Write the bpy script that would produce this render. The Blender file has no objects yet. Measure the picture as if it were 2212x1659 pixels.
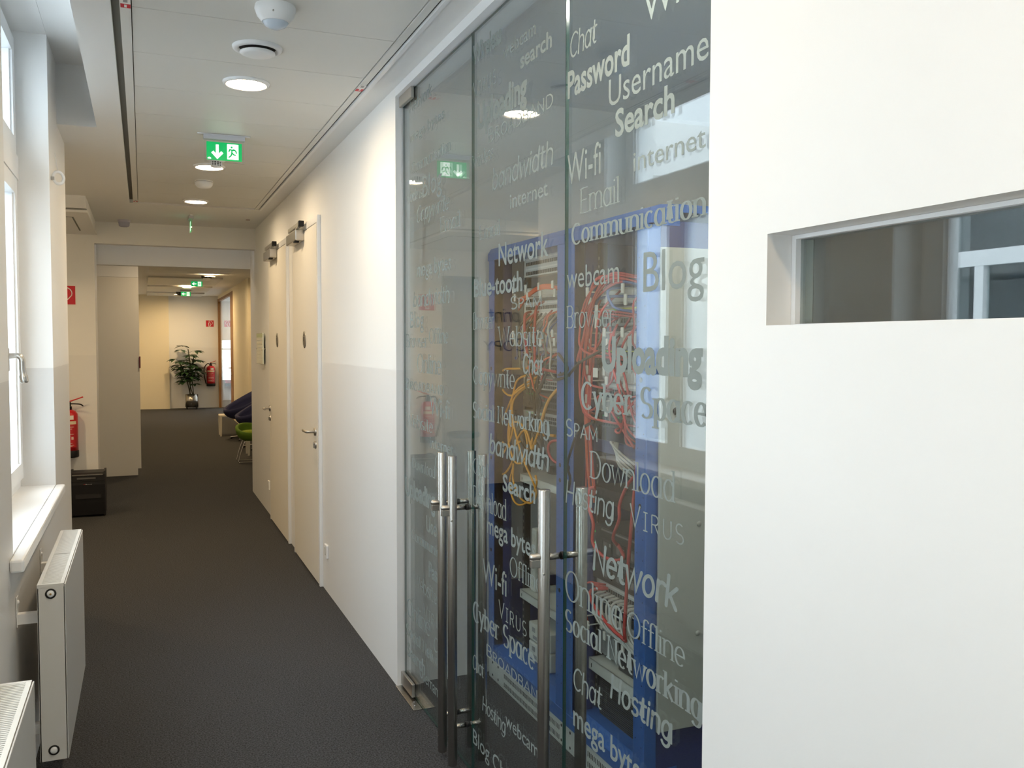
import bpy, bmesh, math, random
from mathutils import Vector, Matrix
R = random.Random(7)
PI = math.pi
sc = bpy.context.scene
C = sc.collection

# ------------------------------------------------------------------ camera, sky, exposure
def make_camera():
    cd = bpy.data.cameras.new('camera'); co = bpy.data.objects.new('camera', cd); C.objects.link(co)
    yaw, pitch, roll = 0.3915252, -0.04564724, 0.0022139
    fw = Vector((math.sin(yaw)*math.cos(pitch), math.cos(yaw)*math.cos(pitch), math.sin(pitch)))
    rt = Vector((math.cos(yaw), -math.sin(yaw), 0)); up = rt.cross(fw)
    r2 = math.cos(roll)*rt + math.sin(roll)*up; u2 = -math.sin(roll)*rt + math.cos(roll)*up
    m = Matrix((r2, u2, -fw)).transposed().to_4x4(); m.translation = (0, 0, 1.6)
    co.matrix_world = m
    cd.sensor_width = 36; cd.lens = 1930.58/2212*36; cd.clip_start = .05; cd.clip_end = 200
    sc.camera = co
make_camera()
SKY = 9.4
LAMP = 190.0
w = bpy.data.worlds.new('sky'); sc.world = w; w.use_nodes = True
bg = w.node_tree.nodes['Background']; bg.inputs[0].default_value = (.87, .935, 1, 1); bg.inputs[1].default_value = SKY
def portal(x, y, z, sy, sz):                       # marks a window opening for the sky's light
    l = bpy.data.lights.new('window_daylight', 'AREA'); l.shape = 'RECTANGLE'; l.size = sz; l.size_y = sy
    l.cycles.is_portal = True
    o = bpy.data.objects.new('window_daylight', l); C.objects.link(o); o.location = (x, y, z)
    o.rotation_euler = (0, -PI/2, 0)
W1Y, W2Y, W3Y = (3.31, 4.87), (1.05, 2.65), (-1.9, -.3)
for a, b in (W1Y, W2Y, W3Y): portal(-.72, (a+b)/2, 1.99, b-a, 2.1)
vs = sc.view_settings
vs.view_transform = 'Standard'; vs.look = 'None'; vs.gamma = 1; vs.use_curve_mapping = False; vs.exposure = 0.0
sc.cycles.max_bounces = 14; sc.cycles.diffuse_bounces = 6; sc.cycles.transparent_max_bounces = 24; sc.cycles.glossy_bounces = 5

# ------------------------------------------------------------------ materials
MATS = {}
def mat(name, col, rough=.5, metal=0, spec=.5, emit=None, es=0, noise=None, bump=None, aniso=0):
    if name in MATS: return MATS[name]
    m = bpy.data.materials.new(name); m.use_nodes = True; nt = m.node_tree; b = nt.nodes['Principled BSDF']
    b.inputs['Base Color'].default_value = (*col, 1); b.inputs['Roughness'].default_value = rough
    b.inputs['Metallic'].default_value = metal; b.inputs['Specular IOR Level'].default_value = spec
    if emit: b.inputs['Emission Color'].default_value = (*emit, 1); b.inputs['Emission Strength'].default_value = es
    if noise or bump:
        tc = nt.nodes.new('ShaderNodeTexCoord')
    if noise:                                       # noise = (scale, amount, stretch)
        n = nt.nodes.new('ShaderNodeTexNoise'); n.inputs['Scale'].default_value = noise[0]; n.inputs['Detail'].default_value = 4
        mp = nt.nodes.new('ShaderNodeMapping'); mp.inputs['Scale'].default_value = noise[2] if len(noise) > 2 else (1, 1, 1)
        nt.links.new(tc.outputs['Object'], mp.inputs['Vector']); nt.links.new(mp.outputs[0], n.inputs['Vector'])
        r = nt.nodes.new('ShaderNodeMapRange'); r.inputs['From Min'].default_value = .3; r.inputs['From Max'].default_value = .7
        r.inputs['To Min'].default_value = 1-noise[1]; r.inputs['To Max'].default_value = 1+noise[1]
        mx = nt.nodes.new('ShaderNodeVectorMath'); mx.operation = 'SCALE'; mx.inputs[0].default_value = col
        nt.links.new(n.outputs[0], r.inputs['Value']); nt.links.new(r.outputs[0], mx.inputs['Scale'])
        nt.links.new(mx.outputs[0], b.inputs['Base Color'])
    if bump:                                        # bump = (scale, strength, distance)
        n2 = nt.nodes.new('ShaderNodeTexNoise'); n2.inputs['Scale'].default_value = bump[0]; n2.inputs['Detail'].default_value = 3
        bp = nt.nodes.new('ShaderNodeBump'); bp.inputs['Strength'].default_value = bump[1]; bp.inputs['Distance'].default_value = bump[2]
        nt.links.new(tc.outputs['Object'], n2.inputs['Vector']); nt.links.new(n2.outputs[0], bp.inputs['Height'])
        nt.links.new(bp.outputs[0], b.inputs['Normal'])
    MATS[name] = m; return m

def wall_paint(name, low):                                   # matt paint above, washable satin paint below 1.475 m
    m = mat(name, (.84, .84, .83), .6, bump=(260, .06, .002)); nt = m.node_tree; b = nt.nodes['Principled BSDF']
    g = nt.nodes.new('ShaderNodeNewGeometry'); s = nt.nodes.new('ShaderNodeSeparateXYZ')
    lt = nt.nodes.new('ShaderNodeMath'); lt.operation = 'LESS_THAN'; lt.inputs[1].default_value = 1.475
    nt.links.new(g.outputs['Position'], s.inputs[0]); nt.links.new(s.outputs['Z'], lt.inputs[0])
    mx = nt.nodes.new('ShaderNodeMix'); mx.data_type = 'RGBA'
    mx.inputs['A'].default_value = (.84, .84, .83, 1); mx.inputs['B'].default_value = (low, low, low*.995, 1)
    nt.links.new(lt.outputs[0], mx.inputs['Factor']); nt.links.new(mx.outputs['Result'], b.inputs['Base Color'])
    r = nt.nodes.new('ShaderNodeMapRange'); r.inputs['To Min'].default_value = .6; r.inputs['To Max'].default_value = .38
    nt.links.new(lt.outputs[0], r.inputs['Value']); nt.links.new(r.outputs[0], b.inputs['Roughness'])
    return m

def glass_mat(name, tint, f0=.04):                # one face of a clear pane: Fresnel reflection over tinted clear glass
    m = bpy.data.materials.new(name); m.use_nodes = True; nt = m.node_tree; nt.nodes.clear()
    out = nt.nodes.new('ShaderNodeOutputMaterial'); tr = nt.nodes.new('ShaderNodeBsdfTransparent'); gl = nt.nodes.new('ShaderNodeBsdfGlossy')
    tr.inputs[0].default_value = (*tint, 1); gl.inputs['Roughness'].default_value = 0; gl.inputs[0].default_value = (1, 1, 1, 1)
    g = nt.nodes.new('ShaderNodeNewGeometry'); d = nt.nodes.new('ShaderNodeVectorMath'); d.operation = 'DOT_PRODUCT'
    nt.links.new(g.outputs['Normal'], d.inputs[0]); nt.links.new(g.outputs['Incoming'], d.inputs[1])
    def math_(op, a, bval=None):
        n = nt.nodes.new('ShaderNodeMath'); n.operation = op; nt.links.new(a, n.inputs[0])
        if bval is not None: n.inputs[1].default_value = bval
        return n.outputs[0]
    a = math_('ABSOLUTE', d.outputs['Value'])
    n = nt.nodes.new('ShaderNodeMath'); n.operation = 'SUBTRACT'; n.inputs[0].default_value = 1; nt.links.new(a, n.inputs[1])
    p = math_('POWER', n.outputs[0], 5); p = math_('MULTIPLY', p, 1-f0); p = math_('ADD', p, f0)
    mx = nt.nodes.new('ShaderNodeMixShader'); nt.links.new(p, mx.inputs[0]); nt.links.new(tr.outputs[0], mx.inputs[1]); nt.links.new(gl.outputs[0], mx.inputs[2])
    nt.links.new(mx.outputs[0], out.inputs[0]); MATS[name] = m; return m

def film_mat():                                     # frosted vinyl lettering: scatters light to both sides
    m = bpy.data.materials.new('frosted_film'); m.use_nodes = True; nt = m.node_tree; nt.nodes.clear()
    out = nt.nodes.new('ShaderNodeOutputMaterial'); d = nt.nodes.new('ShaderNodeBsdfDiffuse'); t = nt.nodes.new('ShaderNodeBsdfTranslucent')
    d.inputs[0].default_value = (.35, .395, .385, 1); t.inputs[0].default_value = (.35, .395, .385, 1)
    mx = nt.nodes.new('ShaderNodeMixShader'); mx.inputs[0].default_value = .45
    nt.links.new(d.outputs[0], mx.inputs[1]); nt.links.new(t.outputs[0], mx.inputs[2]); nt.links.new(mx.outputs[0], out.inputs[0])
    MATS['film'] = m; return m

WALL = wall_paint('wall_paint', .795); WALLW = wall_paint('window_wall_paint', .69)
GLASS = glass_mat('door_glass', (.90, .93, .92), .085); SGLASS = glass_mat('double_glazing', (.80, .83, .82), .085); WGLASS = glass_mat('window_glass', (.93, .96, .96)); CLEAR = glass_mat('clear_acrylic', (.96, .98, .97))
FILM = film_mat()
GEDGE = mat('glass_edge', (.004, .05, .042), .12)
WHITE = mat('white_paint', (.84, .84, .83), .55)
TRIM = mat('white_enamel', (.83, .84, .85), .3)
PVC = mat('white_pvc', (.86, .88, .90), .3)
CEIL = mat('ceiling_plaster', (.80, .80, .79), .75)
PANEL = mat('ceiling_metal', (.72, .72, .69), .42)
GAP = mat('dark_gap', (.06, .06, .055), .9)
CARPET = mat('carpet', (.064, .065, .069), .95, spec=.15, noise=(150, .65), bump=(220, 1, .008))
DOORP = mat('cream_door', (.79, .76, .69), .45)
STEEL = mat('brushed_steel', (.47, .45, .42), .27, 1, noise=(60, .12, (1, 1, .02)))
NICKEL = mat('satin_nickel', (.50, .48, .45), .33, 1)
CHROME = mat('chrome', (.75, .75, .75), .1, 1)
BLACK = mat('black_plastic', (.009, .009, .011), .5, spec=.3)
DARK = mat('dark_metal', (.03, .031, .034), .45, .3)
RADW = mat('radiator_enamel', (.64, .63, .60), .35); RADF = mat('radiator_front_shade', (.50, .50, .49), .35)  # front is the same enamel with its shade put into the colour
RED = mat('red_enamel', (.58, .015, .02), .3)
REDS = mat('red_sign', (.60, .012, .03), .45)
WHT = mat('white_print', (.82, .80, .76), .5)
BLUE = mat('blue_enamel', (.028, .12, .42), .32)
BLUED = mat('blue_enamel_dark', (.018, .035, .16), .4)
GREYP = mat('grey_metal_panel', (.42, .44, .41), .35)
PATCH = mat('light_grey_metal', (.60, .61, .59), .45)
PERF = mat('perforated_steel', (.66, .68, .66), .4)
SLOT = mat('black_slot', (.015, .015, .015), .8)
CREDC = mat('red_cable', (.50, .05, .045), .45); CORG = mat('orange_cable', (.70, .11, .04), .45); CYEL = mat('yellow_cable', (.80, .36, .03), .45)
CBLU = mat('blue_cable', (.04, .09, .28), .45); CBLK = mat('black_cable', (.012, .012, .014), .5); CGRY = mat('grey_cable', (.52, .52, .49), .5)
PLUGG = mat('translucent_plug', (.55, .55, .52), .3)
GRN = mat('exit_green', (0, .22, .06), .4, emit=(0, .42, .10), es=.9)
GWH = mat('exit_white', (.8, .9, .82), .4, emit=(.85, 1, .85), es=1.1)
LENS = mat('lamp_lens', (1, 1, 1), .5, emit=(1, .77, .49), es=LAMP)
LENS2 = mat('lounge_lamp_lens', (1, 1, 1), .5, emit=(1, .70, .36), es=LAMP*2.2)
LENSW = mat('server_fill_lens', (1, 1, 1), .5, emit=(1, .95, .86), es=210)  # lens of the fill lamp added unseen to brighten the server room
RECESS = mat('ceiling_recess', (.24, .235, .21), .9)
OAK = mat('oak_wood', (.26, .12, .035), .45, noise=(14, .3, (1, 1, .1)))
NAVY = mat('navy_fabric', (.014, .018, .075), .9, noise=(200, .3))
LIME = mat('lime_fabric', (.22, .30, .012), .9, noise=(200, .25))
LIMED = mat('green_fabric', (.10, .19, .012), .9, noise=(200, .25))
LEAF = mat('plant_leaf', (.022, .06, .020), .4, noise=(30, .4))
STEM = mat('plant_stem', (.055, .05, .03), .8)
SOIL = mat('soil', (.03, .02, .015), 1)
BEIGE = mat('beige_paint_and_lamplight', (.82, .75, .58), .55)  # lounge right wall paint; on the far left section it paints in lamplight
STUCCO = mat('stucco', (.62, .64, .66), .9, bump=(60, .3, .01))
LCD = mat('info_board', (.62, .68, .63), .2)
LED = mat('green_led', (0, .3, 0), .4, emit=(.1, 1, .15), es=.6)

# ------------------------------------------------------------------ mesh building
class MB:
    def __init__(s): s.v = []; s.f = []; s.m = []; s.mats = []; s.T = None; s.sm = []
    def mi(s, m):
        if m not in s.mats: s.mats.append(m)
        return s.mats.index(m)
    def add(s, vs, fs, m, smooth=False):
        o = len(s.v); i = s.mi(m)
        for p in vs:
            p = Vector(p); s.v.append(s.T @ p if s.T else p)
        for f in fs: s.f.append([o+k for k in f]); s.m.append(i); s.sm.append(smooth)
        return s
    def box(s, x0, x1, y0, y1, z0, z1, m, bev=0):
        if x0 > x1: x0, x1 = x1, x0
        if y0 > y1: y0, y1 = y1, y0
        if z0 > z1: z0, z1 = z1, z0
        if bev <= 0:
            V = [(x, y, z) for x in (x0, x1) for y in (y0, y1) for z in (z0, z1)]
            return s.add(V, [(0, 1, 3, 2), (4, 6, 7, 5), (0, 4, 5, 1), (2, 3, 7, 6), (0, 2, 6, 4), (1, 5, 7, 3)], m)
        b = bmesh.new(); bmesh.ops.create_cube(b, size=1)
        for v in b.verts: v.co = Vector(((x0+x1)/2+v.co.x*(x1-x0), (y0+y1)/2+v.co.y*(y1-y0), (z0+z1)/2+v.co.z*(z1-z0)))
        bmesh.ops.bevel(b, geom=b.edges[:], offset=min(bev, .49*min(x1-x0, y1-y0, z1-z0)), segments=2, affect='EDGES', profile=.5)
        b.verts.index_update(); s.add([v.co.copy() for v in b.verts], [[v.index for v in f.verts] for f in b.faces], m); b.free(); return s
    def tube(s, pts, r, m, n=8, cap=True, flat=1):
        pts = [Vector(p) for p in pts]; rr = r if isinstance(r, (list, tuple)) else [r]*len(pts)
        V = []; F = []; t0 = (pts[1]-pts[0]).normalized()
        a = t0.orthogonal().normalized()
        for i, p in enumerate(pts):
            t = (pts[min(i+1, len(pts)-1)]-pts[max(i-1, 0)])
            t = t.normalized() if t.length > 1e-9 else t0
            a = (a - t*a.dot(t)); a = a.normalized() if a.length > 1e-6 else t.orthogonal().normalized(); b = t.cross(a)
            for k in range(n):
                th = 2*PI*k/n; V.append(p + (a*math.cos(th)+b*math.sin(th)*flat)*rr[i])
        for i in range(len(pts)-1):
            for k in range(n): F.append((i*n+k, i*n+(k+1) % n, (i+1)*n+(k+1) % n, (i+1)*n+k))
        s.add(V, F, m, True)
        if cap: s.add(V[:n], [tuple(range(n-1, -1, -1))], m); s.add(V[-n:], [tuple(range(n))], m)
        return s
    def lathe(s, c, prof, m, axis='z', n=24, smooth=True, a0=0, a1=2*PI):   # prof: (radius, height)
        c = Vector(c); V = []; F = []; full = abs(a1-a0-2*PI) < 1e-6; N = n if full else n+1
        for r, h in prof:
            for k in range(N):
                t = a0+(a1-a0)*k/n; x, y = r*math.cos(t), r*math.sin(t)
                V.append(c + Vector({'z': (x, y, h), 'x': (h, x, y), 'y': (y, h, x)}[axis]))
        for i in range(len(prof)-1):
            for k in range(n): F.append((i*N+k, i*N+(k+1) % N, (i+1)*N+(k+1) % N, (i+1)*N+k))
        return s.add(V, F, m, smooth)
    def cyl(s, c, r, h, m, axis='z', n=20):          # from c along axis for h
        return s.lathe(c, [(0, 0), (r, 0)], m, axis, n, False).lathe(c, [(r, 0), (r, h)], m, axis, n).lathe(c, [(r, h), (0, h)], m, axis, n, False)
    def prism(s, poly, m, frm):                      # poly 2D; frm(u,v,t) -> 3D for t in 0,1
        n = len(poly); V = [frm(u, v, 0) for u, v in poly]+[frm(u, v, 1) for u, v in poly]
        return s.add(V, [tuple(range(n-1, -1, -1)), tuple(range(n, 2*n))]+[(k, (k+1) % n, n+(k+1) % n, n+k) for k in range(n)], m)
    def build(s, name, parent=None, at=None):
        me = bpy.data.meshes.new(name); loc = Vector(at) if at is not None else Vector((0, 0, 0))
        if parent is not None:
            loc = Vector((0, 0, 0)); q = parent
            while q: loc += q.location; q = q.parent
        me.from_pydata([p-loc for p in s.v], [], s.f)
        for m in s.mats: me.materials.append(m)
        me.polygons.foreach_set('material_index', s.m); me.polygons.foreach_set('use_smooth', s.sm)
        b = bmesh.new(); b.from_mesh(me); bmesh.ops.remove_doubles(b, verts=b.verts, dist=1e-6)
        bmesh.ops.recalc_face_normals(b, faces=b.faces); b.to_mesh(me); b.free(); me.update()
        o = bpy.data.objects.new(name, me); C.objects.link(o)
        if parent is not None: o.parent = parent
        else: o.location = loc
        return o
def tag(o, label=None, cat=None, group=None, kind=None):
    if label: o['label'] = label
    if cat: o['category'] = cat
    if group: o['group'] = group
    if kind: o['kind'] = kind
    return o
def thing(name, loc, label, cat, group=None, kind=None):
    o = bpy.data.objects.new(name, None); C.objects.link(o); o.location = loc; o.empty_display_size = .05
    return tag(o, label, cat, group, kind)
def struct(name, mb, label, cat, at=None): return tag(mb.build(name, at=at), label, cat, kind='structure')
def box(*a, **k): return MB().box(*a, **k)
def spline(pts, n=6):
    P = [Vector(p) for p in pts]; P = [P[0]*2-P[1]]+P+[P[-1]*2-P[-2]]; out = []
    for i in range(1, len(P)-2):
        for k in range(n):
            t = k/n; a, b, c, d = P[i-1:i+3]
            out.append(.5*((2*b)+(c-a)*t+(2*a-5*b+4*c-d)*t*t+(3*b-a-3*c+d)*t**3))
    return out+[P[-2]]
def copy_tree(o, d, parent=None):                   # a thing and its parts, moved by d
    c = o.copy(); C.objects.link(c); c.parent = parent
    if parent is None: c.location = o.location+Vector(d)
    for ch in o.children: copy_tree(ch, d, c)
    return c

# ------------------------------------------------------------------ stroke lettering
def arc(cx, cy, rx, ry, a0, a1, n=None):
    n = n or max(4, int(abs(a1-a0)/18))
    return [(cx+rx*math.cos(math.radians(a0+(a1-a0)*k/n)), cy+ry*math.sin(math.radians(a0+(a1-a0)*k/n))) for k in range(n+1)]
XH = .68
GL = {
 'a': (.54, [arc(.25, .34, .2, .34, 38, 322), [(.45, XH), (.45, 0)]]),
 'b': (.54, [[(.08, 1), (.08, 0)], arc(.28, .34, .2, .34, 150, -150)]),
 'c': (.46, [arc(.25, .34, .2, .34, 48, 312)]),
 'd': (.54, [[(.46, 1), (.46, 0)], arc(.26, .34, .2, .34, 30, 330)]),
 'e': (.5, [[(.06, .36), (.45, .36)]+arc(.25, .34, .2, .34, 5, 312)]),
 'f': (.34, [arc(.28, .82, .13, .18, 30, 180)+[(.15, .8), (.15, 0)], [(.02, XH-.03), (.31, XH-.03)]]),
 'g': (.54, [arc(.26, .34, .2, .34, 30, 330), [(.46, XH), (.46, -.06)]+arc(.26, -.06, .2, .24, 0, -150)]),
 'h': (.54, [[(.08, 1), (.08, 0)], arc(.27, .46, .19, .22, 170, 0)+[(.46, .4), (.46, 0)]]),
 'i': (.2, [[(.1, XH), (.1, 0)], [(.1, .86), (.1, .93)]]),
 'k': (.5, [[(.08, 1), (.08, 0)], [(.42, XH), (.09, .28)], [(.19, .37), (.45, 0)]]),
 'l': (.18, [[(.09, 1), (.09, 0)]]),
 'm': (.84, [[(.08, XH), (.08, 0)], arc(.25, .47, .17, .21, 170, 0)+[(.42, .4), (.42, 0)], arc(.59, .47, .17, .21, 170, 0)+[(.76, .4), (.76, 0)]]),
 'n': (.54, [[(.08, XH), (.08, 0)], arc(.27, .46, .19, .22, 170, 0)+[(.46, .4), (.46, 0)]]),
 'o': (.54, [arc(.27, .34, .21, .34, 0, 360, 22)]),
 'p': (.54, [[(.08, XH), (.08, -.3)], arc(.28, .34, .2, .34, 150, -150)]),
 'r': (.36, [[(.08, XH), (.08, 0)], arc(.25, .45, .17, .23, 170, 48)]),
 's': (.44, [arc(.22, .51, .155, .17, 42, 270)+arc(.22, .17, .17, .17, 90, -140)[1:]]),
 't': (.36, [[(.16, .9), (.16, .15)]+arc(.28, .15, .12, .15, 180, 300), [(.02, XH-.02), (.33, XH-.02)]]),
 'u': (.54, [[(.08, XH), (.08, .24)]+arc(.27, .24, .19, .24, 180, 360)[1:], [(.46, XH), (.46, 0)]]),
 'w': (.72, [[(.03, XH), (.2, 0), (.36, XH-.04), (.52, 0), (.69, XH)]]),
 'y': (.5, [[(.04, XH), (.26, .04)], [(.46, XH), (.16, -.3)]]),
 'A': (.66, [[(.03, 0), (.33, 1), (.63, 0)], [(.14, .34), (.52, .34)]]),
 'B': (.6, [[(.09, 1), (.09, 0)], [(.09, 1), (.3, 1)]+arc(.3, .76, .2, .24, 90, -90)[1:]+[(.09, .52)], [(.09, .52), (.32, .52)]+arc(.32, .26, .22, .26, 90, -90)[1:]+[(.09, 0)]]),
 'C': (.66, [arc(.38, .5, .31, .5, 48, 312)]),
 'D': (.7, [[(.09, 1), (.09, 0)], [(.09, 1), (.28, 1)]+arc(.28, .5, .35, .5, 90, -90)[1:]+[(.09, 0)]]),
 'E': (.56, [[(.09, 1), (.09, 0)], [(.09, 1), (.5, 1)], [(.09, .52), (.44, .52)], [(.09, 0), (.52, 0)]]),
 'H': (.68, [[(.09, 1), (.09, 0)], [(.59, 1), (.59, 0)], [(.09, .5), (.59, .5)]]),
 'I': (.3, [[(.15, 1), (.15, 0)]]),
 'M': (.84, [[(.08, 0), (.1, 1), (.42, .15), (.74, 1), (.76, 0)]]),
 'N': (.7, [[(.1, 0), (.1, 1), (.6, 0), (.6, 1)]]),
 'O': (.76, [arc(.38, .5, .32, .5, 0, 360, 28)]),
 'P': (.56, [[(.09, 1), (.09, 0)], [(.09, 1), (.28, 1)]+arc(.28, .74, .22, .26, 90, -90)[1:]+[(.09, .48)]]),
 'R': (.62, [[(.09, 1), (.09, 0)], [(.09, 1), (.3, 1)]+arc(.3, .75, .21, .25, 90, -90)[1:]+[(.09, .5)], [(.3, .5), (.56, 0)]]),
 'S': (.58, [arc(.29, .74, .21, .26, 40, 270)+arc(.29, .24, .23, .24, 90, -142)[1:]]),
 'U': (.66, [[(.09, 1), (.09, .3)]+arc(.33, .3, .24, .3, 180, 360)[1:]+[(.57, 1)]]),
 'V': (.62, [[(.03, 1), (.31, 0), (.59, 1)]]),
 'W': (.94, [[(.03, 1), (.25, 0), (.47, .92), (.69, 0), (.91, 1)]]),
 'Y': (.6, [[(.03, 1), (.3, .5), (.57, 1)], [(.3, .5), (.3, 0)]]),
 '-': (.36, [[(.05, .36), (.31, .36)]]), ' ': (.32, []),
}
GL['t_I'] = (.4, [[(.2, 1), (.2, 0)], [(.05, 1), (.35, 1)], [(.05, 0), (.35, 0)]])
# thick, thin, round ends, serif length, slant
STY = {'c': (.085, .085, 1, 0, .1), 'C': (.125, .125, 1, 0, .1), 'e': (.085, .04, 0, .055, 0), 'E': (.15, .055, 0, .07, 0), 'i': (.085, .05, 0, 0, .2),
       'q': (.1, .1, 0, 0, 0), 't': (.075, .075, 0, 0, 0)}
def ribbon(pl, thick, thin, rnd):                   # list of polygons along a polyline
    out = []
    def hw(d): return (thin+(thick-thin)*abs(d.y)**1.3)/2
    P = [Vector(p) for p in pl]; L = []; Rr = []
    for i, p in enumerate(P):
        d0 = (P[i]-P[i-1]).normalized() if i else None; d1 = (P[i+1]-P[i]).normalized() if i < len(P)-1 else None
        if d0 is None: t = d1
        elif d1 is None: t = d0
        else: t = d0+d1; t = t.normalized() if t.length > 1e-6 else d1
        n = Vector((-t.y, t.x)); h = hw(t)
        k = 1
        if d0 is not None and d1 is not None:
            c = max(.45, n.dot(Vector((-d1.y, d1.x)))); k = 1/c
        L.append(p+n*h*k); Rr.append(p-n*h*k)
    for i in range(len(P)-1): out.append([L[i], L[i+1], Rr[i+1], Rr[i]])
    if rnd:
        for p, d in ((P[0], P[0]-P[1]), (P[-1], P[-1]-P[-2])):
            d = d.normalized(); h = hw(d); a = math.atan2(d.y, d.x)
            out.append([p+Vector((math.cos(a+PI/2-PI*k/6), math.sin(a+PI/2-PI*k/6)))*h for k in range(7)])
    return out
def glyph_polys(ch, sty):
    thick, thin, rnd, ser, sl = STY[sty]
    g = GL['t_I'] if (sty == 't' and ch == 'I') else GL[ch]; out = []
    for pl in g[1]:
        out += ribbon(pl, thick, thin, rnd)
        if ser:
            for p, q in ((pl[0], pl[1]), (pl[-1], pl[-2])):
                if abs(p[0]-q[0]) < .02 and abs(p[1]-q[1]) > .15:
                    s_ = -1 if p[1] > q[1] else 1; x0, x1 = p[0]-thick/2-ser, p[0]+thick/2+ser
                    if p[1] in (XH,) or (p[1] == 1 and ch in 'bdhkl'): x1 = p[0]+thick/2
                    out.append([Vector((x0, p[1])), Vector((x1, p[1])), Vector((x1, p[1]+s_*thin)), Vector((x0, p[1]+s_*thin))])
            if ch in 'wWVvyNM':
                for pl_ in (pl,):
                    for p in pl_:
                        if p[1] in (1, XH): out.append([Vector((p[0]-ser-.05, p[1])), Vector((p[0]+ser+.05, p[1])), Vector((p[0]+ser+.05, p[1]-thin)), Vector((p[0]-ser-.05, p[1]-thin))])
    if sl: out = [[Vector((v.x+sl*v.y, v.y)) for v in q] for q in out]
    return g[0], out
def stroke_word(text, sty):                         # -> polygons, width
    x = 0; P = []
    for i, ch in enumerate(text):
        s = 1
        if sty in 'qt' and i > 0 and ch != ' ': s = .8
        wd, q = glyph_polys(ch.upper() if sty in 'qt' else ch, sty)
        extra = .12 if sty == 't' else (.06 if sty == 'q' else (STY[sty][0]-.07)*.5)
        P += [[Vector((x+v.x*s, v.y*s)) for v in poly] for poly in q]; x += wd*s+extra
    return P, x
def font_word(text, off):                           # outline type from the built-in font -> verts, faces (cap height ~ .73)
    cu = bpy.data.curves.new('t', 'FONT'); cu.body = text; cu.size = 1; cu.offset = off; cu.resolution_u = 3; cu.fill_mode = 'FRONT'
    o = bpy.data.objects.new('t', cu); C.objects.link(o); dg = bpy.context.evaluated_depsgraph_get()
    me = bpy.data.meshes.new_from_object(o.evaluated_get(dg)); V = [v.co.copy() for v in me.vertices]; F = [tuple(p.vertices) for p in me.polygons]
    bpy.data.objects.remove(o); bpy.data.curves.remove(cu); bpy.data.meshes.remove(me); return V, F
def lettering(name, text, sty, parent, frm, width, cap, m, dep=(0, 0, 0)):
    """frm(u, v) -> 3D, u along the word 0..width, v up from the baseline."""
    b = MB(); bm = [], []
    if sty in STY:
        P, tw = stroke_word(text, sty); xs = [v.x for q in P for v in q]; x0, x1 = min(xs), max(xs); k = width/(x1-x0)
        for j, q in enumerate(P): b.add([Vector(frm((v.x-x0)*k, v.y*cap))+Vector(dep)*(j % 7) for v in q], [tuple(range(len(q)))], m)   # pieces laid like scales, none coplanar
    else:
        off = {'s': 0, 'm': .012, 'b': .022, 'B': .024, 'n': .012, 'I': .042}[sty]
        V, F = font_word(text, off); xs = [v.x for v in V]; x0, x1 = min(xs), max(xs); k = width/(x1-x0); h = cap/.70
        b.add([frm((v.x-x0)*k, v.y*h) for v in V], F, m)
    o = MB.build(b, name, parent)
    return o
def plate_strokes(b, pls, thick, m, frm, rnd=True, dep=(0, 0, 0)):
    j = 0
    for pl in pls:
        for q in ribbon(pl, thick, thick, rnd): b.add([Vector(frm(v.x, v.y))+Vector(dep)*(j % 7) for v in q], [tuple(range(len(q)))], m); j += 1

# ------------------------------------------------------------------ the setting
XR, XL, XG, XB = 1.072, -.404, 1.105, 1.1145
struct('floor', box(-2.6, 3.4, -4, 26, -.1, 0, CARPET), 'dark grey carpet floor running down the whole corridor', 'floor')
# right wall: painted wall with the doors, white wall with the slit window, lintel over the glass
struct('wall_right', box(XR, 1.2, 3.987, 9.92, 0, 2.8, WALL), 'white corridor wall holding the two cream doors', 'wall')
b = MB(); S0, S1, SZ0, SZ1 = .15, 1.359, 1.634, 1.803
b.box(XR, 1.2, S1, 1.547, 0, 2.8, WHITE); b.box(XR, 1.2, -4, S0, 0, 2.8, WHITE); b.box(XR, 1.2, S0, S1, 0, SZ0, WHITE); b.box(XR, 1.2, S0, S1, SZ1, 2.8, WHITE)
struct('wall_right', b, 'bright white wall with a narrow slit window', 'wall')
struct('trim_1', box(XR, 1.2, 1.547, 3.987, 2.712, 2.8, TRIM), 'white lintel strip above the lettered glass doors', 'lintel')
# slit window pane
sw = thing('window_4', (1.14, .75, 1.63), 'long narrow slit window set in the bright white wall', 'window', kind='structure')
f = MB(); t = .008
E = .0006; f.box(1.128, 1.16, S0+E, S1-E, SZ1-t, SZ1-E, TRIM).box(1.128, 1.16, S0+E, S1-E, SZ0+E, SZ0+.003, TRIM).box(1.128, 1.16, S1-.012, S1-E, SZ0+.003, SZ1-t, TRIM).box(1.128, 1.16, S0+E, S0+.012, SZ0+.003, SZ1-t, TRIM)
f.build('window_frame', sw); box(1.140, 1.146, S0+.012, S1-.012, SZ0+.003, SZ1-t, SGLASS).build('pane', sw)
box(1.15, 1.152, S1-.034, S1-.014, SZ0+.006, SZ1-t-.002, mat('seal', (.35, .36, .33), .6)).build('seal', sw)
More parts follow.
